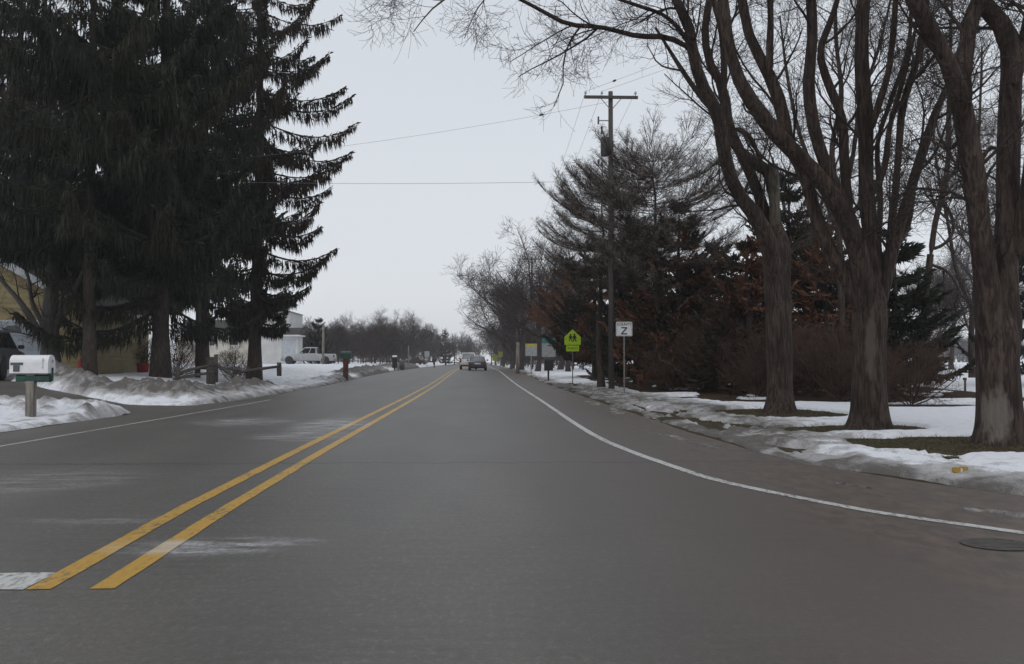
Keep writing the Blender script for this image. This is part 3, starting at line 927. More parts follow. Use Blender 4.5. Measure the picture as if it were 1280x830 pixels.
# ---- generic bare tree for the distance
def make_bare(seed, Ht, spread, counts, lens, rmin, r0=.22, nl=7, lean=.0, fork=.28):
    rng = np.random.default_rng(seed)
    tm = MB(); cm = MB()
    K = 10
    zs = np.linspace(0, Ht * .62, K)
    P = np.stack([np.cumsum(rng.normal(size=K) * .06) + lean * zs, np.cumsum(rng.normal(size=K) * .06), zs], -1); P[0, :2] = 0
    R = np.linspace(r0, r0 * .45, K); R[0] *= 1.35
    tm.add(*tubes(P[None], R[None], 8))
    LP, LR = [], []
    for k in range(nl):
        t = rng.uniform(fork, 1); i = int(t * (K - 1))
        a = rng.uniform(0, 6.283); el = rng.uniform(.45, 1.2)
        d = np.array([math.cos(a) * math.cos(el) * spread, math.sin(a) * math.cos(el) * spread, math.sin(el)])
        d /= np.linalg.norm(d)
        L = (Ht - P[i, 2]) * rng.uniform(.6, 1.02)
        p = P[i].copy(); pts = [p.copy()]
        for _ in range(9):
            p = p + d * L / 9; pts.append(p.copy())
            d = nrm(d + rng.normal(size=3) * .1 + np.array([0, 0, .06]))
        LP.append(pts); LR.append(np.linspace(R[i] * .7, .02, 10))
    LP = np.array(LP); LR = np.array(LR)
    tm.add(*tubes(LP, LR, 6))
    bare_crown(cm, rng, LP, LR, counts, lens, rmin, S=(4, 3, 3, 3), t0=.1)
    return tm, cm


def bare_proto(name, *a, **k):
    tm, cm = make_bare(*a, **k)
    root = empty(name, (0, 0, 0), 'bare tree', 'tree')
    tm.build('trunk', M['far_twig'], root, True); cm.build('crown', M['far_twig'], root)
    return root


PROTO = [bare_proto('bare_tree', 101, 11, 1.1, (80, 700, 3000), (3.2, 1.8, 1.1), .012),
         bare_proto('bare_tree', 102, 12, .8, (90, 800, 3000), (3.0, 1.6, 1.0), .012, nl=9),
         bare_proto('bare_tree', 103, 9, 1.5, (80, 700, 3000), (3.0, 1.7, 1.0), .013, nl=9, fork=.15),
         bare_proto('bare_shrub', 104, 4, 1.6, (60, 420, 1400), (1.3, .8, .5), .009, r0=.06, nl=14, fork=.02)]
PROTO.append(bare_proto('bare_shrub', 105, 3.2, 1.7, (170, 800, 2200), (1.1, .7, .42), .006, r0=.035, nl=34, fork=.0))
for c_ in [o for o in COL.objects if o.parent == PROTO[4]]:
    c_.data.materials.clear(); c_.data.materials.append(M['shrub'])
PROTO.append(bare_proto('bare_tree', 106, 11, .9, (50, 380, 1500), (2.6, 1.5, .9), .0045))
used = [False] * 6


def put(k, x, y, s, rz, label, group=None, sz=None, cat=None, name=None):
    if not used[k]:
        o = PROTO[k]; used[k] = True
    else:
        o = copy_tree(PROTO[k])
    o.location = (x, y, float(gz(x, y)) - .05)
    o.rotation_euler = (0, 0, rz); o.scale = (s, s, sz or s)
    if name: o.name = name
    o['label'] = label; o['category'] = cat or ('shrub' if k in (3, 4) else 'tree')
    if group: o['group'] = group
    elif 'group' in o: del o['group']
    return o


FR = 'bare trees lining the far right roadside'
FL = 'bare trees along the far left roadside'
for k, px, Y, s, rz, lab in ((1, 672, 84, 1.12, .3, 'tall bare tree beside the far utility pole'),
                             (0, 652, 97, 1.15, 1.6, 'wide bare tree reaching over the road past the far utility pole'),
                             (2, 640, 112, 1.3, 2.6, 'spreading bare tree whose crown leans furthest over the road'),
                             (1, 640, 135, 1.0, 4.0, None), (0, 630, 160, 1.0, 5.0, None), (2, 626, 190, 1.05, .9, None), (1, 620, 225, .9, 2.2, None), (0, 614, 265, .85, 3.3, None),
                             (0, 700, 92, 1.2, 2.9, None), (1, 690, 120, 1.2, .9, None)):
    X = (px - VPX) / F * Y
    put(k, X, Y, s, rz, lab or 'bare brown tree among those lining the far right of the road', None if lab else FR)
for k, px, Y, s, rz, lab in ((2, 437, 118, .72, .4, 'pale airy bare tree rising behind the green mailbox'),
                             (0, 470, 150, .8, 1.1, None), (1, 488, 165, .78, 2.3, None), (2, 505, 175, .98, 3.7, None), (0, 518, 185, .95, 4.4, None),
                             (1, 530, 200, .82, 5.3, None), (2, 543, 215, .9, .2, None), (0, 568, 250, .75, 1.9, None), (1, 580, 290, .7, 2.7, None), (2, 455, 190, .85, 3.0, None), (1, 500, 230, 1.0, 4.1, None), (0, 420, 200, .8, 5.5, None), (1, 405, 170, .62, 1.2, None)):
    X = (px - VPX) / F * Y
    put(k, X, Y, s, rz, lab or 'bare brown tree among those along the far left of the road', None if lab else FL)
for px, Y, s, rz, lab in ((424, 128, 1.2, .2, 'rusty brown shrub beyond the silver pickup'), (452, 126, 1.2, 1.2, 'low reddish shrub right of the green mailbox'), (484, 140, 1.2, 2.2, 'brown shrub behind the dark mailboxes'),
                          (1146, 24.0, .56, .6, 'dense dark bush of many stems left of the open snow field'), (1120, 25.5, .62, 2.6, 'dark many stemmed bush partly hidden by the fanning tree trunk'),
                          (900, 35, .9, 2.2, 'bare brown shrub low between the utility pole and the stubbed tree'), (1025, 30, .8, 3.9, 'bare brown shrub low behind the stubbed tree'), (1056, 27, .8, 1.9, 'bare brown shrub close on the left of the fanning tree trunk'), (948, 29, .7, 5.2, 'bare brown shrub close on the left of the stubbed tree trunk'),
                          (840, 36, .7, 1.1, 'bare brown shrub low right of the county road sign'),
                          (182, 49.2, .62, 5., 'leafless shrub climbing the yellow side wall'), (225, 42, .6, 1.5, 'leafless shrub by the rail fence near the thick spruce trunk'), (300, 42, .55, 2.9, 'leafless shrub tangled in the fallen fence rails')):
    X = (px - VPX) / F * Y
    put(3 if Y > 100 else 4, X, Y, s, rz, lab)
BR = 'leafless brown shrubs under the far roadside trees'
rb_ = random.Random(6)
for i_ in range(130):
    sd = -1 if i_ % 13 < 9 else 1
    Y_ = rb_.uniform(118, 300) if sd < 0 else rb_.uniform(88, 260)
    X_ = -rb_.uniform(11.5, 16 + Y_ * .12) if sd < 0 else rb_.uniform(7.5, 10 + Y_ * .04)
    put(3, X_, Y_, rb_.uniform(1.0, 1.7), rb_.uniform(0, 6.3), 'leafless brown shrub in the thicket under the far roadside trees', BR)
for i_ in range(26):
    Y_ = 125 + i_ * 6.5
    put(3, rb_.uniform(5.6, 9.5), Y_, rb_.uniform(.9, 1.4), rb_.uniform(0, 6.3), 'leafless brown shrub in the thicket under the far roadside trees', BR)
put(5, (1010 - VPX) / F * 58, 58, 1.5, .4, 'tall thin twigged bare tree far behind, left of the fanning tree')
put(5, (1262 - VPX) / F * 64, 64, 1.5, 2.4, 'tall thin twigged bare tree far behind the nearest trunk')
for px, Y, s, rz, k, lab in ((1200, 70, .9, .8, 0, 'bare tree at the back of the snow field, left one'), (1236, 78, 1.0, 2.8, 1, 'bare tree at the back of the snow field, right one'), (1172, 62, .9, 4.2, 2, 'bare tree behind the dark tiered spruce')):
    X = (px - VPX) / F * Y
    put(k, X, Y, s, rz, lab)


# ------------------------------------------------------------------ conifers
def kites(mb, p, d, ln, w, col, rng, bend=0.):
    """diamond blades: base p, direction d, length ln, width w"""
    n = len(p)
    rn = rng.normal(size=(n, 3)); s = nrm(np.cross(d, rn))
    tipv = p + d * ln[:, None]
    if bend:
        tipv[:, 2] -= bend * ln
    mid = p + d * (ln * .45)[:, None]
    V = np.stack([p, mid + s * (w / 2)[:, None], tipv, mid - s * (w / 2)[:, None]], 1).reshape(-1, 3)
    q = np.arange(4 * n).reshape(n, 4)
    mb.add(V, q, np.repeat(col, 4, 0))


def conifer(name, base, Ht, r0, zlo, Rf, label, seed, nb=110, slope=(.15, -.35), upturn=.35, hang=(.3, .85), dens=30, style='spruce', pal=None, group=None, lean=(0, 0), sag=.25, wk=(.05, .09), clump=1., trunk_top=.98, cat='tree', bvar=.28, comb=.72, sj=.10):
    rng = np.random.default_rng(seed)
    if style == 'whorl': nb, dens = int(nb * 1.4), dens * 1.12
    root = empty(name, tuple(base), label, cat, group)
    tm, fm = MB(), MB()

    def bough(v_, f_):
        fm.add(v_, f_, np.full((len(v_), 3), .03), mi=1)
    K = 14
    zs = np.linspace(-.1, Ht * trunk_top, K)
    T = np.stack([lean[0] * zs + np.cumsum(rng.normal(size=K) * .03), lean[1] * zs + np.cumsum(rng.normal(size=K) * .03), zs], -1)
    TR = r0 * (1 - .93 * zs / Ht); TR[0] *= 1.3
    tm.add(*tubes(T[None], np.maximum(TR, .02)[None], 12))
    zb = rng.uniform(zlo, Ht * .985, nb) if style != 'whorl' else (np.floor(rng.uniform(zlo, Ht * .97, nb) / .75) * .75 + rng.normal(size=nb) * .06 + .2)
    zb = np.sort(zb)
    az = rng.uniform(0, 2 * math.pi, nb)
    u = np.linspace(0, 1, 9)
    tz = (zb - zlo) / (Ht - zlo)
    L = np.array([Rf(z) for z in zb]) * rng.uniform(1 - bvar, 1 + bvar * .6, nb)
    L = np.maximum(L, .25)
    s0 = slope[1] + (slope[0] - slope[1]) * tz + rng.normal(size=nb) * sj
    o = np.stack([np.interp(zb, zs, T[:, 0]), np.interp(zb, zs, T[:, 1]), zb], -1)
    outd = np.stack([np.cos(az), np.sin(az), np.zeros(nb)], -1)
    side = np.stack([-np.sin(az), np.cos(az), np.zeros(nb)], -1)
    zc = L[:, None] * (s0[:, None] * u - sag * np.sin(u * math.pi * .75) * .5 + upturn * u**3)
    wob = np.cumsum(rng.normal(size=(nb, 9)) * .02, 1) * L[:, None]
    P = o[:, None] + outd[:, None] * (L[:, None] * u)[..., None] + side[:, None] * wob[..., None]
    P[..., 2] += zc
    R = np.interp(zb, zs, TR)[:, None] * .22 * np.linspace(1, .25, 9)[None] + .006
    R = np.minimum(R, .06)
    bough(*tubes(P, R, 5))
    pal = np.array(pal)
    ci = np.clip((.42 + 1.35 * fbm(np.cos(az) * 1.1 + seed, zb * .32 + np.sin(az) * 1.1, 3, seed % 50)) * len(pal), 0, len(pal) - 1.01)
    c0 = ci.astype(int); cf = (ci - c0)[:, None]
    bc = (pal[c0] * (1 - cf) + pal[np.minimum(c0 + 1, len(pal) - 1)] * cf) * rng.uniform(.8, 1.2, (nb, 1))
    # foliage elements sampled along the branches
    cnt = np.maximum((L * dens).astype(int), 8)
    bi = np.repeat(np.arange(nb), cnt); n = len(bi)
    uu = rng.uniform(0, 1, n) ** .75 * .98 + .02
    k = np.minimum((uu * 8).astype(int), 7); w = (uu * 8 - k)[:, None]
    p = P[bi, k] * (1 - w) + P[bi, k + 1] * w
    tan = nrm(P[bi, k + 1] - P[bi, k])
    lat = (rng.uniform(-1, 1, n)) * L[bi] * .30 * (1.12 - uu) * clump
    fwd = np.abs(lat) * .6
    p = p + side[bi] * lat[:, None] + tan * fwd[:, None]
    p[:, 2] -= np.abs(lat) * (.25 if style == 'spruce' else .02)
    col = bc[bi] * rng.uniform(.65, 1.35, (n, 1))
    if style in ('spruce', 'whorl'):
        # hanging branchlets
        h = rng.uniform(0, 1, n) < (comb if style == 'spruce' else .25)
        d = nrm(np.stack([rng.normal(size=n) * .11, rng.normal(size=n) * .11, -np.ones(n)], -1) + tan * .12)
        ln = rng.uniform(hang[0], hang[1], n) * (.55 + .6 * np.minimum(L[bi] / 4., 1.)) * np.where(uu > .85, .6, 1.)
        wd = rng.uniform(wk[0], wk[1], n)
        kites(fm, p[h], d[h], ln[h], wd[h], col[h], rng)
        # a second blade and side sprays for a ragged outline
        p2 = p[h] + d[h] * (ln[h] * .35)[:, None]
        d2 = nrm(d[h] + rng.normal(size=(h.sum(), 3)) * .45)
        kites(fm, p2, d2, ln[h] * .45, wd[h] * .9, col[h], rng)
        a = ~h
        da = nrm(tan[a] + side[bi[a]] * rng.normal(size=(a.sum(), 1)) * .6 + np.stack([np.zeros(a.sum())] * 2 + [rng.uniform(-.35, .3, a.sum())], -1))
        kites(fm, p[a], da, rng.uniform(.18, .5, a.sum()), rng.uniform(.06, .12, a.sum()), col[a], rng, .1)
        # needles along the branch itself, to the tip
        m = nb * 26
        b2 = rng.integers(0, nb, m); u2 = rng.uniform(.1, 1, m); k2 = np.minimum((u2 * 8).astype(int), 7); w2 = (u2 * 8 - k2)[:, None]
        pp = P[b2, k2] * (1 - w2) + P[b2, k2 + 1] * w2
        tt = nrm(P[b2, k2 + 1] - P[b2, k2])
        dd = nrm(tt + rng.normal(size=(m, 3)) * .55)
        kites(fm, pp, dd, rng.uniform(.12, .34, m), rng.uniform(.035, .07, m), bc[b2] * rng.uniform(.7, 1.3, (m, 1)), rng)
    else:
        # pine: short side twigs ending in bursts of needles
        tip = p + nrm(tan * .7 + side[bi] * np.sign(lat)[:, None] * .5 + np.stack([np.zeros(n), np.zeros(n), rng.uniform(0, .9, n)], -1)) * rng.uniform(.15, .5, n)[:, None]
        tw = np.stack([p - (p - P[bi, k]) * .6, (p + tip) / 2 + rng.normal(size=(n, 3)) * .02, tip], 1)
        bough(*tubes(tw, np.repeat(np.array([[.007, .006, .004]]), n, 0), 3))
        for r in range(7):
            d = nrm(nrm(tip - p) * .6 + rng.normal(size=(n, 3)) * .7 + np.array([0, 0, .15]))
            kites(fm, tip - nrm(tip - p) * rng.uniform(0, .12, (n, 1)), d, rng.uniform(*hang, n), rng.uniform(*wk, n), col * rng.uniform(.8, 1.2, (n, 1)), rng, .15)
    tm.build('trunk', M['con_bark'], root, True)
    fm.build('crown', [M['foliage'], M['con_bark']], root)
    return root


DK = [(.030, .036, .024), (.024, .031, .021), (.036, .036, .022), (.028, .030, .022)]
DKB = [(.030, .033, .022), (.036, .029, .021), (.040, .029, .020)]
RUST = [(.17, .08, .045), (.14, .066, .039), (.078, .044, .029), (.05, .036, .024), (.034, .036, .025)]
PINEG = [(.18, .155, .14), (.155, .133, .118), (.115, .106, .088), (.175, .142, .118)]


def base_at(px, Y):
    X = (px - VPX) / F * Y
    return (X, Y, float(gz(X, Y)))


def sp(z, Ht, Rm, zfull, p=1.):
    return Rm * (1 - max(0, (z - zfull) / (Ht - zfull))) ** p


conifer('spruce_tree', base_at(119, 37), 25, .26, 6.0, lambda z: sp(z, 25, 5.0, 12), 'dark spruce whose trunk stands in front of the yellow house corner', 201, 115, dens=95, pal=DK, clump=.7, wk=(.04, .07))
conifer('spruce_tree', base_at(205, 40), 26, .38, 3.0, lambda z: sp(z, 26, 5.2, 13), 'dark spruce with the thickest trunk, at the end of the rail fence', 202, 120, dens=95, pal=DK, clump=.7, wk=(.04, .07))
conifer('spruce_tree', base_at(322, 47), 28, .34, 2.7, lambda z: float(np.interp(z, [2.5, 4.4, 6.0, 8.0, 12, 18.0, 20.5, 28], [1.6, 2.4, 3.3, 3.9, 4.4, 4.4, 3.4, .3])), 'tall spruce nearest the road with drooping boughs against the sky', 203, 150, slope=(.10, -.20), upturn=.22, dens=80, hang=(.2, .8), pal=DKB, sag=.24, clump=.42, bvar=.36, wk=(.04, .07), comb=.84, sj=.16)
conifer('spruce_tree', base_at(30, 54), 27, .42, 7.2, lambda z: sp(z, 27, 6.0, 15), 'dark spruce behind the gabled garage roof', 204, 120, dens=60, pal=DKB, wk=(.07, .12))
conifer('spruce_tree', base_at(150, 57), 26, .42, 5.2, lambda z: sp(z, 26, 6.0, 14), 'dark spruce standing behind the yellow house', 205, 120, dens=60, pal=DKB, wk=(.07, .12))
conifer('spruce_tree', base_at(258, 60), 28, .36, 5.2, lambda z: sp(z, 28, 5.6, 15), 'dark spruce behind the fence, filling between thicker ones', 206, 120, dens=60, pal=DK, wk=(.07, .12))

# right: the dark row behind the signs
conifer('pine_tree', base_at(828, 38.5), 10.0, .19, 4.2, lambda z: float(np.interp(z, [4, 6.5, 8.5, 10.6], [3.0, 4.0, 3.3, 1.1])), 'wispy grey topped pine right of the utility pole', 301, 92, slope=(.42, .08), upturn=.26, dens=27, hang=(.14, .30), style='pine', pal=PINEG, sag=.16, wk=(.008, .014), clump=1.25)
conifer('pine_tree', base_at(752, 41), 9.4, .17, 4.2, lambda z: float(np.interp(z, [4, 6.4, 8.2, 9.4], [2.3, 3.0, 2.4, .9])), 'wispy grey pine leaning left of the utility pole', 302, 88, slope=(.42, .06), upturn=.26, dens=27, hang=(.14, .30), style='pine', pal=PINEG, sag=.16, wk=(.009, .015), clump=1.25)
conifer('spruce_tree', base_at(798, 48), 9.4, .2, .6, lambda z: sp(z, 9.4, 2.6, 1.5, .8), 'dark green conifer directly behind the county road sign', 303, 110, dens=46, pal=DK, slope=(.3, -.2), style='whorl', hang=(.15, .4))
conifer('dying_conifer', base_at(745, 59), 9.4, .22, 1.6, lambda z: sp(z, 9.4, 3.0, 3.0, .8), 'rust brown conifer behind the school crossing sign', 304, 120, dens=46, pal=RUST, slope=(.25, -.1), style='whorl', hang=(.15, .45))
conifer('dying_conifer', base_at(850, 39), 8.0, .22, .5, lambda z: sp(z, 8.0, 3.2, 1.4, .8), 'reddish conifer right of the county road sign', 305, 120, dens=46, pal=RUST[:4] + DK, slope=(.25, -.15), style='whorl', hang=(.15, .4))
conifer('spruce_tree', base_at(905, 41), 6.6, .22, .4, lambda z: sp(z, 6.6, 3.6, 1.2, .8), 'low dark conifer in the gap left of the stubbed tree', 306, 120, dens=46, pal=DK + RUST[3:4], slope=(.2, -.15), style='whorl', hang=(.15, .4))
conifer('dying_conifer', base_at(942, 34), 5.9, .2, .4, lambda z: sp(z, 5.9, 2.6, 1., .8), 'rusty conifer directly behind the stubbed tree', 307, 110, dens=50, pal=RUST, slope=(.2, -.1), style='whorl', hang=(.12, .35))
conifer('spruce_tree', base_at(990, 40), 10.0, .22, .5, lambda z: sp(z, 10.0, 3.2, 1.6, .8), 'tall dark conifer between the stubbed tree and the fanning tree', 308, 120, dens=42, pal=DK + RUST[3:5], slope=(.25, -.15), style='whorl', hang=(.15, .4))
conifer('dying_conifer', base_at(1045, 37), 7.2, .2, .4, lambda z: sp(z, 7.2, 3.0, 1.2, .8), 'brown conifer just left of the fanning tree', 309, 110, dens=46, pal=RUST + DK[:1], slope=(.25, -.1), style='whorl', hang=(.12, .35))
conifer('spruce_tree', base_at(1122, 31), 5.9, .18, .5, lambda z: sp(z, 5.9, 2.3, 1.0, .85), 'dark spruce with flat tiers of boughs right of the fanning tree', 310, 90, dens=55, pal=DK, slope=(.3, -.05), style='whorl', hang=(.12, .35), upturn=.2, sag=.15)
conifer('spruce_tree', base_at(1302, 38), 9.0, .2, .5, lambda z: sp(z, 9.0, 2.6, 1.2, .85), 'dark spruce showing at the edge beyond the nearest trunk', 311, 90, dens=46, pal=DK, slope=(.3, -.05), style='whorl', hang=(.12, .35))
conifer('dying_conifer', base_at(710, 80), 10.4, .22, 4.4, lambda z: sp(z, 10.2, 4.2, 3.4, .8), 'dull red conifer with boughs hanging over the roadside sign boards', 312, 110, dens=40, pal=RUST, slope=(.2, -.15), style='whorl', hang=(.15, .45))
conifer('spruce_tree', base_at(1085, 44), 6.5, .2, .4, lambda z: sp(z, 6.5, 3.4, 1.2, .85), 'dark conifer hidden behind the fanning tree', 313, 100, dens=44, pal=DKB, slope=(.3, -.05), style='whorl', hang=(.12, .35))
conifer('dying_conifer', base_at(800, 63), 8.4, .2, .4, lambda z: sp(z, 8.4, 4.0, 1.2, .85), 'brown conifer standing back behind the county road sign', 314, 100, dens=44, pal=RUST[1:], slope=(.3, -.05), style='whorl', hang=(.12, .4), wk=(.07, .12))
conifer('spruce_tree', base_at(880, 56), 7.4, .2, .3, lambda z: sp(z, 7.4, 4.0, 1.2, .85), 'dark conifer set back behind the low one left of the stubbed tree', 315, 100, dens=44, pal=DKB, slope=(.3, -.05), style='whorl', hang=(.12, .4), wk=(.07, .12))
conifer('dying_conifer', base_at(960, 52), 7.0, .2, .3, lambda z: sp(z, 7.0, 3.6, 1.2, .85), 'brown conifer standing back behind the stubbed tree', 316, 100, dens=44, pal=RUST, slope=(.3, -.05), style='whorl', hang=(.12, .4), wk=(.07, .12))
conifer('spruce_tree', base_at(400, 116), 6.2, .2, .4, lambda z: sp(z, 6.2, 1.9, 1.2, .8), 'dark conifer beyond the silver pickup', 321, 80, dens=26, pal=DK, slope=(.4, 0), style='whorl', hang=(.2, .4), wk=(.1, .16))
conifer('spruce_tree', base_at(557, 225), 9.0, .2, .6, lambda z: sp(z, 9.0, 2.3, 1.2, .8), 'narrow dark conifer left of the road end', 322, 70, dens=20, pal=DK, slope=(.4, 0), style='whorl', hang=(.3, .6), wk=(.15, .25))

# far wood closing the view: one mass
tmw = MB(); rngw = np.random.default_rng(900)
for k in range(4):
    tmk, cmk = make_bare(910 + k, 9, 1.3, (40, 200, 420), (3.0, 1.8, 1.2), .035, fork=.05)
    for m_ in range(60):
        X = rngw.uniform(-230, 260); Y = rngw.uniform(300, 380) + .15 * abs(X)
        if abs(X) < 6 and Y < 330: Y += 40
        s = rngw.uniform(.8, 1.35); a = rngw.uniform(0, 6.28)
        rot = np.array([[math.cos(a), -math.sin(a), 0], [math.sin(a), math.cos(a), 0], [0, 0, 1]])
        for mm in (tmk, cmk):
            Vv = np.concatenate(mm.v) @ rot.T * s + np.array([X, Y, float(gz(X, Y))])
            off = 0
            Q = np.concatenate(mm.q)
            tmw.add(Vv, Q)
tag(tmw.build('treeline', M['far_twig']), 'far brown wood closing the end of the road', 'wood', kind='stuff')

# grass tufts in the bare patches
rg = np.random.default_rng(77)
n = 60000
gx_ = np.concatenate([rg.uniform(4.6, 11, n), rg.uniform(3.6, 14, 14000)]); gy_ = np.concatenate([rg.uniform(11, 23.5, n), rg.uniform(24, 52, 14000)])
tt, _ = snow_t(gx_, gy_)
kp = (tt < .012) & (gx_ > xr(gy_) + .15)
gx_, gy_ = gx_[kp], gy_[kp]
n = len(gx_)
p = np.stack([gx_, gy_, gz(gx_, gy_) - .01], -1)
d = nrm(np.stack([rg.normal(size=n) * .8, rg.normal(size=n) * .8, rg.uniform(.25, .9, n)], -1))
gm = MB()
gc = np.array([(.10, .085, .045), (.075, .07, .032), (.12, .095, .055), (.06, .055, .028)])[rg.integers(0, 4, n)] * rg.uniform(.7, 1.2, (n, 1))
kites(gm, p, d, rg.uniform(.03, .085, n), rg.uniform(.006, .014, n), gc, rg, .3)
tag(gm.build('grass', M['foliage']), 'flattened dead grass showing around the tree trunks', 'grass', kind='stuff')

# ------------------------------------------------------------------ utility poles and wires
def pole_thing(X, Y, zt, arm, label, hardware=True, group=None):
    z0 = float(gz(X, Y))
    root = empty('utility_pole', (X, Y, z0), label, 'utility pole', group)
    Hh = zt - z0
    MB().tube([(0, 0, -.2), (0, 0, Hh * .5), (0, 0, Hh)], [.13, .115, .095], 14).build('pole', M['pole'], root, True)
    za = Hh - .28
    MB().box((-arm / 2, -.19, za - .06), (arm / 2, -.10, za + .06)).build('crossarm', M['pole'], root)
    for s in (-1, 1):
        MB().tube([(s * .42, -.145, za - .07), (s * .06, -.13, za - .48)], .018, 6).build('brace', M['galv'], root)
    for xx in (-arm / 2 + .06, -arm * .17, arm / 2 - .1):
        ins = MB().tube([(xx, -.145, za + .06), (xx, -.145, za + .15)], .014, 6).build('insulator_pin', M['steel'], root)
        MB().lathe([(.02, .0), (.055, .01), (.05, .06), (.035, .07), (.045, .10), (.02, .12)], 10, (xx, -.145, za + .14)).build('insulator', M['porc'], ins, True)
    if hardware:
        zb = Hh - (147 - 110) / F * Y
        st = MB().tube([(-.1, 0, zb), (-.52, 0, zb)], .025, 6).build('standoff_bracket', M['galv'], root)
        MB().lathe([(.02, -.16), (.045, -.15), (.03, -.1), (.045, -.05), (.03, 0), (.045, .05), (.03, .1), (.045, .15), (.02, .17)], 10, (-.52, 0, zb)).build('fuse_cutout', M['steel'], st)
        MB().lathe([(.02, -.17), (.04, -.15), (.04, .12), (.02, .17)], 10, (-.38, 0, zb - .4)).build('arrester', M['steel'], root)
        MB().lathe([(.13, -.45), (.17, -.42), (.175, .28), (.18, .30), (.14, .36), (.05, .40)], 18, (-.25, .06, zb - 1.05)).build('transformer', M['trans'], root, True)
        for q, zz in ((-.52, 1.75), (-.38, 1.85)):
            MB().lathe([(.02, -.1), (.05, -.06), (.05, .06), (.02, .1)], 8, (q, 0, zb - zz)).build('insulator', M['steel'], root)
    return root, za + z0


_, zA = pole_thing(5.6, 38, 12.6, 2.27, 'wooden utility pole with crossarm and grey transformer among the pines')
_, zB = pole_thing(6.15, 103, 13.1, 2.2, 'far utility pole with a plain crossarm above the bare trees', False)
X = (252 - VPX) / F * 43
_, zC = pole_thing(X, 43, 11.2, 1.2, 'grey pole standing among the spruces left of the road', False)


def wire(name, a, b, sag, label, r=.006, clamp=None):
    a = np.array(a, float); b = np.array(b, float)
    t = np.linspace(0, 1, 24)[:, None]
    p = a + (b - a) * t; p[:, 2] -= (4 * sag * t * (1 - t))[:, 0]
    o = MB().tube(p, r, 5).build(name, M['wire'])
    if clamp is not None:
        c_ = a + (b - a) * clamp; c_[2] -= 4 * sag * clamp * (1 - clamp)
        e = nrm(b - a) * .11
        MB().tube([c_ - e, c_ - e * .6, c_ + e * .5, c_ + e], [.012, .04, .045, .012], 8).build('line_clamp', M['steel'], o)
    return tag(o, label, 'wire', 'power lines')


arm = 2.27
for k, (xx, lab) in enumerate(((-arm / 2 + .06, 'leftmost power line from the near pole crossarm to the far pole'), (-arm * .17, 'middle power line from the near pole crossarm to the far pole'), (arm / 2 - .1, 'rightmost power line from the near pole crossarm to the far pole'))):
    wire('power_line', (5.6 + xx, 37.86, zA + .25), (6.15 + xx * .97, 102.86, zB + .25), 1.0, lab)
wire('power_line', (5.6 - arm / 2 + .06, 37.86, zA + .25), (18.5, 15, 13.4), .4, 'power line with a small clamp rising right from the pole top', clamp=.07)
wire('power_line', (5.6 - arm * .17, 37.86, zA + .25), (19.6, 15, 13.4), .4, 'plain power line rising right from the pole top into the branches')
wire('power_line', (5.5, 37.9, 1.2 + (452 - 124) / F * 38), (X, 43, 1.2 + (452 - 204) / F * 43), .25, 'upper wire crossing the sky over the road, with a small clamp', clamp=.15)
wire('power_line', (5.5, 37.9, 1.2 + (452 - 224) / F * 38), (X, 43, 1.2 + (452 - 228) / F * 43), .12, 'lower wire crossing the sky over the road between the two sides', .008)

# ------------------------------------------------------------------ signs
def text(body, size, loc, mat, parent, name='lettering', ext_=.0015, sx=1., bold=0.):
    c = bpy.data.curves.new(name, 'FONT'); c.body = body; c.size = size
    c.align_x = 'CENTER'; c.align_y = 'CENTER'; c.extrude = ext_; c.offset = bold
    c.materials.append(mat)
    tmp = bpy.data.objects.new(name, c)
    me = bpy.data.meshes.new_from_object(tmp); bpy.data.objects.remove(tmp); bpy.data.curves.remove(c)
    me.name = name
    o = bpy.data.objects.new(name, me); COL.objects.link(o); o.parent = parent
    o.location = loc; o.rotation_euler = (math.pi / 2, 0, 0); o.scale = (sx, 1, 1)
    return o


def rrect(w, h, r, n=5):
    out = []
    for cx, cz, a0 in ((w / 2 - r, h / 2 - r, 0), (-w / 2 + r, h / 2 - r, 90), (-w / 2 + r, -h / 2 + r, 180), (w / 2 - r, -h / 2 + r, 270)):
        for k in range(n):
            a = RAD(a0 + 90 * k / (n - 1)); out.append((cx + r * math.cos(a), cz + r * math.sin(a)))
    return out


# county sign
Y = 34.2; X = (781 - VPX) / F * Y
z0 = float(gz(X, Y)); root = empty('county_road_sign', (X, Y, z0), 'white square county road sign with a black Z on a steel post', 'road sign')
zc = H + (HOR - 411) / F * Y - z0
MB().box((-.025, -.012, -.1), (.025, .022, zc + .26)).build('post', M['signpost'], root)
pn = MB().prism([(a, b + zc) for a, b in rrect(.62, .54, .05)], (-.024, -.0145)).build('panel', M['signwhite'], root)
br = MB()
o_, i_ = rrect(.58, .50, .04), rrect(.56, .48, .035)
nn_ = len(o_)
br.add([(a, -.0275, b + zc) for a, b in o_] + [(a, -.0275, b + zc) for a, b in i_], [(k, (k + 1) % nn_, (k + 1) % nn_ + nn_, k + nn_) for k in range(nn_)])
br.build('border', M['darkgrey'], pn)
text('COUNTY', .125, (0, -.026, zc + .165), M['black'], pn, bold=.004)
zw, zh, zt_ = .115, .14, .048
zz = zc - .07
MB().prism([(-zw, zz + zh), (zw, zz + zh), (zw, zz + zh - zt_), (-zw * .45, zz - zh + zt_), (zw, zz - zh + zt_), (zw, zz - zh), (-zw, zz - zh), (-zw, zz - zh + zt_), (zw * .45, zz + zh - zt_), (-zw, zz + zh - zt_)][::1], (-.0275, -.025)).build('lettering', M['black'], pn)

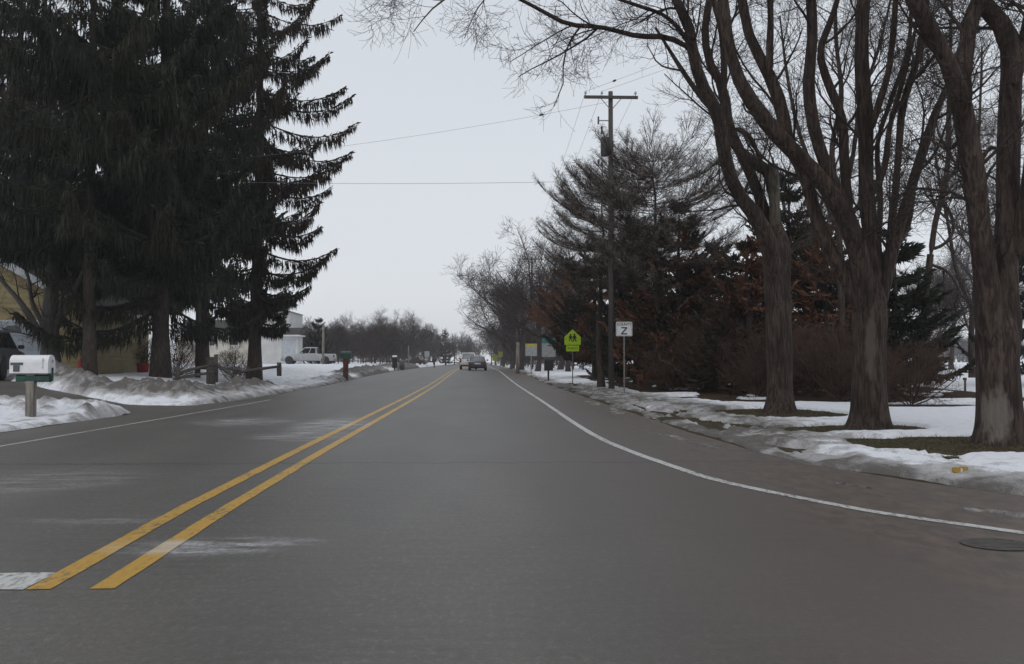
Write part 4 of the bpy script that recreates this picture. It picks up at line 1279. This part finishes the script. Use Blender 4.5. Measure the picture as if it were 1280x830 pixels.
# school crossing sign
Y = 48.8; X = (716 - VPX) / F * Y
z0 = float(gz(X, Y)); root = empty('school_crossing_sign', (X, Y, z0), 'bright yellow green school crossing sign with two walking figures over a plaque', 'road sign')
zt_ = H + (HOR - 412) / F * Y - z0
zbm = H + (HOR - 431) / F * Y - z0
MB().box((-.025, -.012, -.1), (.025, .03, zt_ - .1)).build('post', M['signpost'], root)
w_ = .44
pn = MB().prism([(-w_, zbm), (w_, zbm), (w_, zbm + (zt_ - zbm) * .52), (0, zt_ + .02), (-w_, zbm + (zt_ - zbm) * .52)], (-.024, -.0145)).build('panel', M['signgreen'], root)


def figure(cx, z, s, parent):
    mb = MB()
    mb.prism([(cx + s * .11 * math.cos(a), z + s * (.86 + .11 * math.sin(a))) for a in np.linspace(0, 2 * math.pi, 12, endpoint=False)], (-.028, -.025))
    mb.prism([(cx + s * a, z + s * b) for a, b in ((-.13, .36), (.13, .36), (.17, .70), (.08, .745), (-.08, .745), (-.17, .70))], (-.0281, -.025))
    mb.prism([(cx + s * a, z + s * b) for a, b in ((-.13, .37), (.02, .37), (-.12, 0), (-.24, .0))], (-.0282, -.025))
    mb.prism([(cx + s * a, z + s * b) for a, b in ((-.02, .37), (.13, .37), (.26, 0), (.14, .0))], (-.0283, -.025))
    mb.prism([(cx + s * a, z + s * b) for a, b in ((-.15, .69), (-.10, .66), (-.22, .38), (-.29, .40))], (-.0284, -.025))
    mb.prism([(cx + s * a, z + s * b) for a, b in ((.15, .69), (.10, .66), (.22, .38), (.29, .40))], (-.0285, -.025))
    mb.build('walking_figure', M['black'], parent)


figure(-.11, zbm + .20, .40, pn); figure(.10, zbm + .16, .46, pn)
pl = MB().prism([(a, b + zbm - .19) for a, b in rrect(.70, .32, .03)], (-.026, -.0145)).build('plaque', M['signgreen'], root)
text('AHEAD', .17, (0, -.028, zbm - .19), M['black'], pl)


def board(px, Y, py0, py1, w, label, head, post_to=None, cat='sign', name='roadside_board', face='boardwhite'):
    X = (px - VPX) / F * Y
    z0 = float(gz(X, Y)); root = empty(name, (X, Y, z0), label, cat)
    za = H + (HOR - py0) / F * Y - z0; zb = H + (HOR - py1) / F * Y - z0
    MB().box((-.04, -.01, -.1), (.04, .05, zb)).build('post', M['galv'], root)
    MB().box((-w / 2, -.035, zb), (w / 2, -.012, za)).build('panel', M[face], root)
    if head:
        MB().box((-w / 2, -.035, za + .003), (w / 2, -.012, za + head[1])).build('header', M[head[0]], root)


board(664, 72, 433, 445, .92, 'white roadside board with a yellow strip along its top', ('signyellow', .22))
board(686, 66, 429, 446, 1.0, 'white roadside board with a teal strip along its top', ('teal', .35))
board(618.5, 150, 443.5, 451, .8, 'lower of two small yellow green signs far along the road', None, cat='road sign', name='warning_sign', face='signdull')
board(625.5, 158, 439.5, 446.5, .75, 'upper of two small yellow green signs far along the road', None, cat='road sign', name='warning_sign', face='signdull')
board(534, 150, 439, 446, .8, 'small white board by the dark mailbox at the far left bend', None, name='white_board')

for px, Y, y0, r_, lab in ((647, 76, 428, .16, 'pale slender trunk left of the white roadside boards'),):
    X = (px - VPX) / F * Y; z0 = float(gz(X, Y))
    root = empty('pale_post', (X, Y, z0), 'pale grey post standing left of the white roadside boards', 'post')
    zz = H + (HOR - y0) / F * Y - z0
    MB().tube([(0, 0, -.1), (0, 0, zz * .5), (0.02, 0, zz)], [r_, r_ * .9, r_ * .8], 10).build('shaft', M['wood'], root, True)
for px, Y, y0, r_, lab in ((405.5, 96, 406, .14, 'slim weathered pole behind the silver pickup bed'), (511, 135, 432, .10, 'thin far pole beside the left roadside mailboxes')):
    X = (px - VPX) / F * Y; z0 = float(gz(X, Y))
    root = empty('wooden_pole', (X, Y, z0), lab, 'pole')
    zz = H + (HOR - y0) / F * Y - z0
    MB().tube([(0, 0, -.1), (0, 0, zz * .5), (0.02, 0, zz)], [r_, r_ * .9, r_ * .8], 10).build('shaft', M['wood'], root, True)

# ------------------------------------------------------------------ mailboxes
def dome(w, h, n=9):
    r = w / 2
    return [(-r, 0), (r, 0)] + [(r * math.cos(a), h - r + r * math.sin(a)) for a in np.linspace(0, math.pi, n)]


# near white mailbox, door toward the road (+X)
p0 = G(51, 525)
X, Y = p0[0], 18.8
X = (51 - VPX) / F * Y
zt_ = H + (HOR - 444) / F * Y
z0 = float(gz(X, Y)) + .02
root = empty('mailbox', (X, Y, z0), 'white domed mailbox on a weathered post with a green newspaper tube below', 'mailbox')
zb = zt_ - z0 - .365
MB().box((-.085, -.07, -.2), (.075, .07, zb - .03)).build('post', M['wood'], root)
bx = MB().prism([(a, b + zb) for a, b in dome(.30, .365)], (-.37, .36), axis=0).build('box', M['mailwhite'], root)
dr_ = MB().prism([(a * 1.05, b * 1.02 + zb - .003) for a, b in dome(.30, .365)], (.36, .395), axis=0).build('door', M['mailwhite'], root)
MB().tube([(.40, 0, zb + .27), (.43, 0, zb + .24), (.40, 0, zb + .21)], .01, 6).build('handle', M['galv'], dr_)
MB().box((-.345, -.162, zb + .165), (-.10, -.152, zb + .215)).box((-.29, -.1625, zb + .03), (-.165, -.1525, zb + .163)).build('flag', M['darkgrey'], root)
for k, ch in enumerate('211'):
    text(ch, .085, (.29, -.152, zb + .265 - .075 * k), M['darkgrey'], bx, 'lettering')
MB().prism([(a, b) for a, b in rrect(.16, .15, .05)], (-.28, .38), axis=0).build('newspaper_tube', M['green'], root, loc=(0, .0, zb - .105))
MB().box((.40, -.012, zb - .16), (.43, .012, zb + .11)).build('hanger', M['green'], root)
MB().box((-.34, -.10, zb - .028), (.34, .10, zb - .006)).build('support_board', M['wood'], root)


def mailbox(px, Y, ytop, w, h, ln, mat, pmat, label, cap=None, post=.12, rz=0., name='mailbox', lift=None):
    X = (px - VPX) / F * Y
    z0 = float(gz(X, Y)); root = empty(name, (X, Y, z0), label, 'mailbox', None, rz)
    zt = H + (HOR - ytop) / F * Y - z0
    zb = zt - h
    MB().box((-post / 2, -post / 2, -.2), (post / 2, post / 2, zb)).build('post', pmat, root)
    MB().prism([(a, b + zb) for a, b in dome(w, h)], (-ln / 2, ln / 2), axis=0).build('box', mat, root)
    MB().prism([(a * 1.05, b * 1.02 + zb) for a, b in dome(w, h)], (ln / 2, ln / 2 + .02), axis=0).build('door', mat, root)
    if cap:
        d = dome(w * .96, .12)
        MB().prism([(a, b + zt - .09) for a, b in dome(w * .8, .14, 7)], (-ln / 2, ln / 2), axis=0).build('snow_cap', cap, root)
    return root


r1 = mailbox(433.5, 57, 440, .30, .40, .60, M['greenmail'], M['redwood'], 'green mailbox on a red brown post at the left roadside', M['trans'], .30)
mailbox(494, 92, 445, .5, 1.2, .45, M['black'], M['black'], 'dark tall mailbox with a white lump of snow on top', M['snowcap'], .14)
mailbox(503, 98, 450, .4, .55, .5, M['darkgrey'], M['rail'], 'low dark grey mailbox next to the snow topped one', None, .5)
mailbox(543, 140, 448, .4, .5, .7, M['black'], M['black'], 'small black mailbox far along the left roadside', None, .15)
mb_ = mailbox(685.5, 56, 446, .46, .85, .5, M['black'], M['black'], 'black mailbox unit on a thin post below the teal topped board', None, .10)

# ------------------------------------------------------------------ rail fence
YF = 38.
fr = empty('rail_fence', (at(271, 470, YF)[0], YF, float(gz(at(271, 470, YF)[0], YF))), 'broken split rail fence with slanting dark rails under the spruces', 'fence')
ox, oy, oz = fr.location


def rail(a, b, r, nm='rail', ya=YF, yb=YF):
    p, q_ = at(a[0], a[1], ya), at(b[0], b[1], yb)
    m_ = (p + q_) / 2 + np.array([0, 0, .02])
    MB().tube(np.array([p, m_, q_]) - np.array([ox, oy, oz]), [r, r * 1.1, r * .9], 7).build(nm, M['rail'], fr, True)


rail((270, 478), (270, 443), .085, 'fence_post')
rail((349, 470), (349, 453), .10, 'fence_post', 39.5, 39.5)
rail((309, 474), (310, 459), .08, 'fence_post', 39, 39)
rail((222, 476), (222, 458), .09, 'fence_post', 37.2, 37.2)
rail((216, 468), (270, 455), .06, ya=37.1, yb=37.9); rail((216, 474), (270, 465), .06, ya=37.1, yb=37.9)
rail((271, 456), (297, 474), .07, yb=37.6); rail((291, 467), (349, 458), .06, ya=38.4, yb=39.4); rail((284, 461), (311, 466), .05, ya=38.1, yb=38.9)
p = at(264, 461, 38.6)
MB().box((p[0] - .20 - ox, p[1] - oy, -.1), (p[0] + .16 - ox, p[1] + .1 - oy, p[2] + .50 - oz)).build('gate_panel', M['rail'], fr)

# ------------------------------------------------------------------ houses
def clap(mb, p0, p1, z0, z1, nrm2, lap=.24, hmax=None, t=.032):
    """lapped boards between p0 and p1 (xy), outward normal nrm2; hmax(u) cuts the top (gable)"""
    p0, p1, n2 = np.array(p0, float), np.array(p1, float), np.array(nrm2, float)
    z = z0
    while z < z1 - 1e-6:
        zt = min(z + lap, z1)
        us = [0., 1.]
        if hmax is not None:
            pk = hmax(zt - .001)
            if pk is None: break
            us = pk
        a = p0 + (p1 - p0) * us[0]; b = p0 + (p1 - p0) * us[1]
        al, bl, ah, bh = a + n2 * t, b + n2 * t, a + n2 * .004, b + n2 * .004
        mb.add([(*al, z), (*bl, z), (*bh, zt), (*ah, zt), (*(a - n2 * .06), z), (*(b - n2 * .06), z), (*(b - n2 * .06), zt), (*(a - n2 * .06), zt)],
               np.array([(0, 1, 2, 3), (5, 4, 7, 6), (4, 5, 1, 0), (3, 2, 6, 7), (4, 0, 3, 7), (1, 5, 6, 2)]))
        z = zt


XC, Y0, Y1 = -17.8, 42., 50.
XW = -26.
zg, ze, zr = .45, 3.62, 5.95
hs = empty('yellow_house', ((XC + XW) / 2, (Y0 + Y1) / 2, zg), 'yellow clapboard house with a gabled garage under the spruces', 'house')
OX, OY = (XC + XW) / 2, (Y0 + Y1) / 2
loc = lambda x, y, z: (x - OX, y - OY, z - zg)
wm = MB()
hw = (XC - XW) / 2
gx0, gx1 = -24.1, -19.15
dz1 = 3.0
clap(wm, (gx1 + .1 - OX, Y0 - OY), (XC - OX, Y0 - OY), -.2, dz1 - zg + .08, (0, -1))
clap(wm, (XW - OX, Y0 - OY), (gx0 - .1 - OX, Y0 - OY), -.2, dz1 - zg + .08, (0, -1))
clap(wm, (XW - OX, Y0 - OY), (XC - OX, Y0 - OY), dz1 - zg + .08, ze - zg, (0, -1))
gab = lambda z: None if z + zg > zr - .1 else [max(0, (z + zg - ze) / (zr - ze) * .5), 1 - max(0, (z + zg - ze) / (zr - ze) * .5)]
clap(wm, (XW - OX, Y0 - OY), (XC - OX, Y0 - OY), ze - zg, zr - zg, (0, -1), hmax=gab)
clap(wm, (XC - OX, Y0 - OY), (XC - OX, Y1 - OY), -.2, ze - zg + .05, (1, 0))
clap(wm, (XW - OX, Y1 - OY), (XC - OX, Y1 - OY), -.2, ze - zg, (0, 1))
clap(wm, (XW - OX, Y0 - OY), (XW - OX, Y1 - OY), -.2, ze - zg, (-1, 0))
clap(wm, (XW - OX, Y1 - OY), (XC - OX, Y1 - OY), ze - zg, zr - zg, (0, 1), hmax=gab)
wm.build('wall', M['siding'], hs)
rf = MB()
ov = .38
sl_ = (zr - ze) / hw
for s in (-1, 1):
    e = s * (hw + ov); ezz = ze - sl_ * ov - zg + .1
    rf.prism([(0, zr - zg + .1), (e, ezz), (e, ezz + .12), (0, zr - zg + .24)], (Y0 - OY - .35, Y1 - OY + .35))
roof = rf.build('roof', M['shingle'], hs)
for s in (-1, 1):
    e = s * (hw + ov + .01); ezz = ze - sl_ * (ov + .01) - zg + .1
    MB().prism([(0, zr - zg - .12), (e, ezz - .22), (e, ezz + .125), (0, zr - zg + .245)], (Y0 - OY - .385, Y0 - OY - .352)).build('fascia', M['trim'], roof)
    MB().box((e - .0, Y0 - OY - .34, ezz - .06), (e + s * .12 if s > 0 else e + .001, Y1 - OY + .34, ezz + .10)).build('gutter', M['trim'], roof) if s > 0 else None
gd = MB()
pz = (dz1 - zg) / 4
for k in range(4):
    gd.box((gx0 - OX, Y0 - OY - .02, k * pz + .006), (gx1 - OX, Y0 - OY + .03, (k + 1) * pz - .006))
    if k < 3:
        for j in range(4):
            w4 = (gx1 - gx0) / 4
            gd.box((gx0 - OX + j * w4 + .14, Y0 - OY - .034, k * pz + .12), (gx0 - OX + (j + 1) * w4 - .14, Y0 - OY - .0215, (k + 1) * pz - .12))
gdo = gd.build('garage_door', M['gdoor'], hs)
w4 = (gx1 - gx0) / 4
for j in range(4):
    c0 = gx0 - OX + (j + .5) * w4
    MB().prism([(c0 - .42, 3 * pz + .14), (c0 + .42, 3 * pz + .14), (c0 + .42, 3 * pz + .30), (c0 + .2, 3 * pz + .46), (c0 - .2, 3 * pz + .46), (c0 - .42, 3 * pz + .30)], (Y0 - OY - .032, Y0 - OY - .022)).build('pane', M['pane'], gdo)
MB().box((gx0 - OX - .1, Y0 - OY - .03, 0), (gx0 - OX - .002, Y0 - OY + .02, dz1 - zg + .08)).box((gx1 - OX + .002, Y0 - OY - .03, 0), (gx1 - OX + .1, Y0 - OY + .02, dz1 - zg + .08)).box((gx0 - OX - .001, Y0 - OY - .031, dz1 - zg + .001), (gx1 - OX + .001, Y0 - OY + .021, dz1 - zg + .08)).build('door_frame', M['trim'], hs)
MB().box((XC - OX - .02, Y0 - OY - .045, -.2), (XC - OX + .045, Y0 - OY + .08, ze - zg)).build('corner_board', M['siding'], hs)
MB().box((XC - OX + .03, Y0 - OY + .0, -.3), (XC - OX + .06, Y1 - OY, .18)).build('brick_base', M['brick'], hs)
MB().tube([(XC - OX + .08, Y0 - OY + .6, 0), (XC - OX + .08, Y0 - OY + .6, ze - zg - .2)], .05, 8).build('downspout', M['redwood'], hs)
# red things by the wall
p = at(101.5, 465, 40.5)
rt = empty('red_canister', (p[0], 40.5, float(gz(p[0], 40.5))), 'small red canister at the garage corner', 'canister')
MB().lathe([(.12, 0), (.15, .03), (.15, .62), (.1, .72), (.05, .74)], 16).build('body', M['redpl'], rt, True)
MB().lathe([(.05, .74), (.055, .80), (.03, .82)], 12).build('cap', M['black'], rt, True)
p = at(182, 467, 46.5)
rt = empty('red_tub', (XC + .9, 46.8, float(gz(XC + .9, 46.8)) + .12), 'wide low red tub at the far end of the yellow side wall', 'tub')
MB().lathe([(.26, 0), (.32, .4), (.345, .42), (.345, .45), (.30, .45), (.25, .06)], 18).build('body', M['redpl'], rt, True)

# white two-storey house farther back
YH = 110.
def wx(px, Y=YH): return (px - VPX) / F * Y
def wz(py, Y=YH): return H + (HOR - py) / F * Y
bx0, bx1 = wx(252), wx(368)
zg2 = float(gz(wx(330), YH))
wh = empty('white_house', (wx(340), YH, zg2), 'pale two storey house with a low garage wing behind the spruces', 'house')
OX, OY = wx(340), YH
wmm = MB()
clap(wmm, (wx(330) - OX, 0), (wx(364) - OX, 0), -.3, wz(390) - zg2, (0, -1), .25)
clap(wmm, (wx(364) - OX, 0), (wx(364) - OX, 8), -.3, wz(390) - zg2, (1, 0), .25)
clap(wmm, (wx(330) - OX, 0), (wx(330) - OX, 8), -.3, wz(390) - zg2, (-1, 0), .25)
wmm.build('wall', M['whouse'], wh)
cw = MB()
clap(cw, (wx(222) - OX, 1.5), (wx(330) - OX - .1, 1.5), -.3, wz(415) - zg2, (0, -1), .25)
clap(cw, (wx(222) - OX, 1.5), (wx(222) - OX, 8), -.3, wz(415) - zg2, (-1, 0), .25)
cw.build('side_wing', M['cream'], wh)
rr = MB()
a, b, zt2 = wx(326) - OX, wx(366) - OX, wz(390) - zg2
rr.prism([(a, zt2), (b, zt2), ((a + b) / 2, zt2 + .55)], (-.4, 8.3))
rr2 = rr.build('roof', M['shingle'], wh)
MB().prism([(1.1, wz(415) - zg2), (1.1, wz(415) - zg2 + .15), (4.5, wz(415) - zg2 + 1.6), (8.2, wz(415) - zg2 + .15), (8.2, wz(415) - zg2)], (wx(221) - OX, wx(330) - OX - .15), axis=0).build('wing_roof', M['shingle'], wh)
for px, py, w, h, yy in ((292, 426, .95, 1.0, 1.5), (265, 428, .55, .8, 1.5)):
    f_ = MB().box((wx(px) - OX - w / 2 - .08, yy - .07, wz(py) - zg2 - h / 2 - .08), (wx(px) - OX + w / 2 + .08, yy - .024, wz(py) - zg2 + h / 2 + .08)).build('window', M['white'], wh)
    MB().box((wx(px) - OX - w / 2, yy - .085, wz(py) - zg2 - h / 2), (wx(px) - OX + w / 2, yy - .072, wz(py) - zg2 + h / 2)).build('pane', M['pane'], f_)
gwm = MB()
ga, gb_, gt = wx(358) - OX, wx(380) - OX, wz(421.5) - zg2
clap(gwm, (ga, -3.), (gb_, -3.), -.3, gt, (0, -1), .25)
clap(gwm, (gb_, -3.), (gb_, -.1), -.3, gt, (1, 0), .25)
clap(gwm, (ga, -3.), (ga, -.1), -.3, gt, (-1, 0), .25)
gwm.build('garage_wing', M['whouse'], wh)
MB().box((ga + .28, -3.06, -.1), (gb_ - .22, -3.025, gt - .35)).build('garage_door', M['trim'], wh)
MB().box((ga - .1, -3.5, gt), (gb_ + .35, -.1, gt + .16)).build('eave', M['white'], wh)
dk = MB().prism([(-3.3, gt + .165), (-.15, gt + .165), (-.15, gt + 1.1), (-1.8, gt + .75)], (ga, gb_ + .1), axis=0).build('garage_roof', M['shingle'], wh)
MB().box((wx(352) - OX, -.06, gt + .9), (wx(360) - OX, -.025, gt + 1.9)).build('window', M['pane'], wh)

# ------------------------------------------------------------------ vehicles
def car(name, label, loc, rz, paint, L=4.7, W=1.8, Hc=1.5, belt=.95, hood=1.25, trunk=.9, kind='sedan', cat='car', rear_glass='glass'):
    """front toward local +Y; origin on the ground at the middle"""
    root = empty(name, loc, label, cat, None, rz)
    hl, hw = L / 2, W / 2
    ys = np.array([-hl, -hl + .06, -hl + .35, -hl + 1.0, 0, hl - 1.1, hl - .4, hl - .08, hl])
    if kind == 'sedan':
        bz = np.array([.78, .90, .96, 1.0, .97, .93, .86, .76, .62]) * belt / .97
    elif kind == 'suv':
        bz = np.array([.95, 1.04, 1.06, 1.06, 1.05, 1.03, .98, .90, .72]) * belt / 1.05
    else:
        bz = np.array([.98, 1.06, 1.08, 1.08, 1.08, 1.08, 1.05, 1.0, .80]) * belt / 1.08
    zb = np.array([.36, .30, .24, .22, .22, .22, .22, .28, .34]) + (.12 if kind != 'sedan' else 0)
    ww = np.array([.86, .93, .98, 1., 1., 1., .97, .90, .80]) * hw
    ring = []
    for y, b, z, w in zip(ys, bz, zb, ww):
        m_ = (b + z) / 2
        half = [(0, z), (w * .86, z), (w * .97, z + .1), (w, m_ - .02), (w * .985, m_ + .12), (w * .95, b - .05), (w * .88, b), (0, b + .03)]
        full = half + [(-x, zz) for x, zz in half[-2:0:-1]]
        ring.append([(x, y, zz) for x, zz in full])
    n_ = len(ring[0]); V = [p for r in ring for p in r]
    fs = []
    for k in range(len(ring) - 1):
        for j in range(n_):
            fs.append((k * n_ + j, (k + 1) * n_ + j, (k + 1) * n_ + (j + 1) % n_, k * n_ + (j + 1) % n_))
    fs.append(tuple(range(n_))); fs.append(tuple((len(ring) - 1) * n_ + j for j in range(n_ - 1, -1, -1)))
    body = MB().add(V, fs).build('body', paint, root, True)
    bv = body.modifiers.new('b', 'EDGE_SPLIT'); bv.split_angle = RAD(40)
    # cabin
    cy0, cy1 = (-hl + trunk, hl - hood)
    if kind == 'pickup': cy0 = -1.0
    ty0, ty1 = {'sedan': (cy0 + .75, cy1 - .95), 'suv': (cy0 + .28, cy1 - .85), 'pickup': (cy0 + .12, cy1 - .75)}[kind]
    wb, wt = hw * .9, hw * .74
    zb_, zt = belt - .03, Hc - .05
    lo_ = [(-wb, cy0), (wb, cy0), (wb, cy1), (-wb, cy1)]
    hi_ = [(-wt, ty0), (wt, ty0), (wt, ty1), (-wt, ty1)]
    V = [(x, y, zb_) for x, y in lo_] + [(x, y, zt) for x, y in hi_] + [(x * .85, y + (.12 if y == ty0 else -.15), Hc) for x, y in hi_]
    MB().add(V, [(3, 2, 1, 0), (0, 1, 5, 4), (1, 2, 6, 5), (2, 3, 7, 6), (3, 0, 4, 7), (4, 5, 9, 8), (5, 6, 10, 9), (6, 7, 11, 10), (7, 4, 8, 11), (8, 9, 10, 11)]).build('roof', paint, root)

    def panel(nm, A, B, C, D, u0, u1, v0, v1, mt):
        A, B, C, D = (np.array(t, float) for t in (A, B, C, D))
        f = lambda u, v: (A * (1 - u) + B * u) * (1 - v) + (D * (1 - u) + C * u) * v
        nn = np.cross(B - A, D - A); nn /= np.linalg.norm(nn)
        q4 = [f(u0, v0), f(u1, v0), f(u1, v1), f(u0, v1)]
        MB().add([p + nn * .012 for p in q4] + [p - nn * .02 for p in q4], [(0, 1, 2, 3), (4, 7, 6, 5), (0, 4, 5, 1), (1, 5, 6, 2), (2, 6, 7, 3), (3, 7, 4, 0)]).build(nm, mt, root)
    c = V
    panel('rear_window', c[0], c[1], c[5], c[4], .07, .93, .08, .95, M[rear_glass])
    panel('windscreen', c[2], c[3], c[7], c[6], .05, .95, .06, .95, M['palegls'] if kind == 'pickup' else M['glass'])
    cuts = {'sedan': ((.10, .46), (.50, .90)), 'suv': ((.05, .28), (.31, .60), (.63, .93)), 'pickup': ((.06, .40), (.45, .92))}[kind]
    for a_, b_ in cuts:
        panel('side_window', c[1], c[2], c[6], c[5], a_, b_, .12, .9, M['glass'])
        panel('side_window', c[3], c[0], c[4], c[7], 1 - b_, 1 - a_, .12, .9, M['glass'])
    wr = .33 if kind == 'sedan' else .38
    for sy in (-hl + .95, hl - .9):
        for s in (-1, 1):
            wo = bpy.data.objects.new('wheel', None); COL.objects.link(wo); wo.parent = root
            wo.location = (s * (hw - .10), sy, wr)
            MB().lathe([(wr * .6, -.11), (wr * .93, -.11), (wr, -.07), (wr, .07), (wr * .93, .115), (wr * .6, .115)], 24, axis=0).build('tyre', M['tyre'], wo, True)
            MB().lathe([(wr * .16, -.12), (wr * .60, -.10), (wr * .62, .118), (wr * .5, .10), (wr * .2, .112)], 20, axis=0).build('rim', M['rim'], wo)
            if s < 0: wo.rotation_euler = (0, 0, math.pi)
            MB().lathe([(wr * 1.16, -.10), (wr * 1.16, .10)], 24, (s * (hw - .10), sy, wr + .03), 0).build('wheel_arch', M['black'], root)
    for s in (-1, 1):
        MB().box((s * hw * .84 - .16, -hl - .012, belt * .70), (s * hw * .84 + .06 * 1, -hl + .10, belt * .90) if kind != 'suv' else (s * hw * .86 + .05, -hl + .10, belt * 1.1)).build('tail_light', M['taillight'], root)
        MB().box((s * hw * .68 - .18, hl - .16, belt * .62), (s * hw * .68 + .18, hl - .02 + .03, belt * .80)).build('headlight', M['headlight'], root)
        MB().prism(rrect(.20, .15, .05), (-.05, .07)).build('mirror', paint if kind != 'suv' else M['black'], root, loc=(s * (hw + .10), cy1 - .55, belt + .10))
    MB().box((-hw * .88, -hl - .06, .34), (hw * .88, -hl + .05, .56)).build('bumper', M['bumper'] if kind != 'pickup' else M['chrome'], root)
    MB().box((-hw * .82, hl - .10, .34), (hw * .82, hl + .05, .56)).build('bumper', M['bumper'] if kind != 'pickup' else M['chrome'], root)
    MB().box((-.3, -hl - .075, belt * .66), (.3, -hl - .01, belt * .66 + .15)).build('licence_plate', M['plate'], root)
    if kind == 'pickup':
        MB().box((-hw * .80, -hl + .12, belt - .02), (hw * .80, cy0 - .08, belt + .035)).build('cargo_bed', M['bumper'], root)
        MB().box((-hw * .62, hl - .03, belt * .55), (hw * .62, hl + .03, belt * .82)).build('grille', M['black'], root)
    return root


def gpos(px, Y, lift=.0):
    X = (px - VPX) / F * Y
    return (X, Y, float(gz(X, Y)) + lift)


car('sedan', 'dark sedan seen from behind, driving away on the road', (.0, 91 + 2.3, .3), 0, M['sedan'], rear_glass='palegls', W=1.82, Hc=1.43)
car('van', 'white van just ahead of the dark sedan on the road', (-1.05, 104 + 2, .3), 0, M['carwhite'], kind='suv', L=4.9, W=1.95, Hc=1.92, belt=1.15, hood=1.1, trunk=.15, cat='van', rear_glass='palegls')
car('sport_utility_vehicle', 'dark grey SUV parked in front of the garage', (-18.1, 34.3, float(gz(-18.1, 34.3)) + .04), RAD(14), M['suv'], kind='suv', L=4.7, W=1.88, Hc=1.78, belt=1.08, hood=1.2, trunk=.1, cat='car')
X, Y, Z = gpos(388, 100)
car('pickup_truck', 'silver pickup truck parked side on in the snowy yard', (X, Y, Z + .10), RAD(90), M['silver'], kind='pickup', L=5.7, W=1.9, Hc=1.82, belt=1.1, hood=1.75, trunk=0, cat='truck')
X, Y, Z = gpos(521, 185)
car('sedan', 'reddish brown car parked far off behind the left roadside', (X, Y, Z + .05), RAD(60), M['carred'], cat='car')

# ------------------------------------------------------------------ small things
g = G(1247, 681)
mh = empty('manhole_cover', (g[0], g[1], .004), 'dark iron manhole cover in the road near the white curve', 'manhole cover')
MB().lathe([(.26, 0), (.26, .004), (.235, .005), (.231, .003)], 32).build('ring', M['iron'], mh)
lid = MB().lathe([(.224, 0), (.224, .004), (.02, .005)], 32)
for k in range(-3, 4):
    w_ = math.sqrt(.21**2 - (k * .055)**2)
    lid.box((-w_, k * .055 - .006, .0048), (w_, k * .055 + .006, .0065))
lid.build('lid', M['iron'], mh)
mh.scale = (.88, .8, 1)
g = G(1200, 583, .12)
yp = empty('yellow_packet', (g[0], g[1], top(g[0], g[1]) - .005), 'small yellow packet with a white middle lying on the snow', 'packet', None, .15)
yp.scale = (.72, .72, .72)
MB().prism(rrect(.085, .075, .02), (-.04, .04)).build('body', M['orange'], yp, loc=(-.062, 0, .036))
MB().prism(rrect(.09, .08, .02), (-.04, .045)).build('body', M['orange'], yp, loc=(.062, .005, .038))
MB().prism(rrect(.05, .05, .015), (-.035, .035)).build('label_band', M['white'], yp, loc=(.0, 0, .03))
Y = 34; X = (1217 - VPX) / F * Y
sk = empty('marker_stake', (X, Y, float(gz(X, Y))), 'short brown stake alone in the open snow field', 'stake')
MB().tube([(0, 0, -.1), (.01, 0, .42)], .04, 8).build('shaft', M['redwood'], sk)
MB().box((-.05, -.05, .421), (.05, .05, .52)).build('cap', M['redwood'], sk)

# ------------------------------------------------------------------ haze
hz = MB().box((-620, -60, -3.2), (620, 870, 34)).build('haze', None)
hm = bpy.data.materials.new('haze_air'); hm.use_nodes = True
nt = hm.node_tree; nt.nodes.clear()
out = nt.nodes.new('ShaderNodeOutputMaterial'); vol = nt.nodes.new('ShaderNodeVolumePrincipled')
vol.inputs['Color'].default_value = (.93, .95, 1., 1); vol.inputs['Density'].default_value = .0004
nt.links.new(vol.outputs[0], out.inputs['Volume'])
hz.data.materials.clear(); hz.data.materials.append(hm)
tag(hz, 'thin winter haze in the air over the road', 'haze', kind='stuff')

# ------------------------------------------------------------------ sky and light
w = bpy.data.worlds.new('World'); scene.world = w; w.use_nodes = True
nt = w.node_tree; bg = nt.nodes['Background']
sky = nt.nodes.new('ShaderNodeTexSky'); sky.sky_type = 'NISHITA'; sky.sun_disc = False
SUN_EL, SUN_AZ = RAD(48), RAD(200)
sky.sun_elevation = SUN_EL; sky.sun_rotation = SUN_AZ
sky.air_density = 1.0; sky.dust_density = 3.0
tc = nt.nodes.new('ShaderNodeTexCoord')
nz = noise(nt, coords(nt, (1, 1, 2.2), 'Generated'), 1.6, 4, .5)
cl = mixc(nt, ramp(nt, nz, .3, .7), (6.7, 7.1, 7.7), (7.3, 7.65, 8.15))
sp_ = nt.nodes.new('ShaderNodeSeparateXYZ'); nt.links.new(tc.outputs['Generated'], sp_.inputs[0])
cl = mixc(nt, ramp(nt, sp_.outputs[2], .0, .35, .75, 0.), cl, (8.3, 8.55, 8.85))
fin = mixc(nt, .9, sky.outputs[0], cl)
nt.links.new(fin, bg.inputs[0]); bg.inputs[1].default_value = .1
sun = bpy.data.lights.new('sun', 'SUN'); sun.energy = .5; sun.angle = RAD(40); sun.color = (1, .97, .93)
so = bpy.data.objects.new('sun', sun); COL.objects.link(so)
so.rotation_euler = (math.pi / 2 - SUN_EL, 0, math.pi - SUN_AZ) if False else (RAD(42), 0, RAD(-20))

scene.view_settings.view_transform = 'Standard'
scene.view_settings.look = 'None'
scene.view_settings.exposure = 0
scene.view_settings.gamma = 1
scene.cycles.max_bounces = 6
scene.cycles.volume_bounces = 1
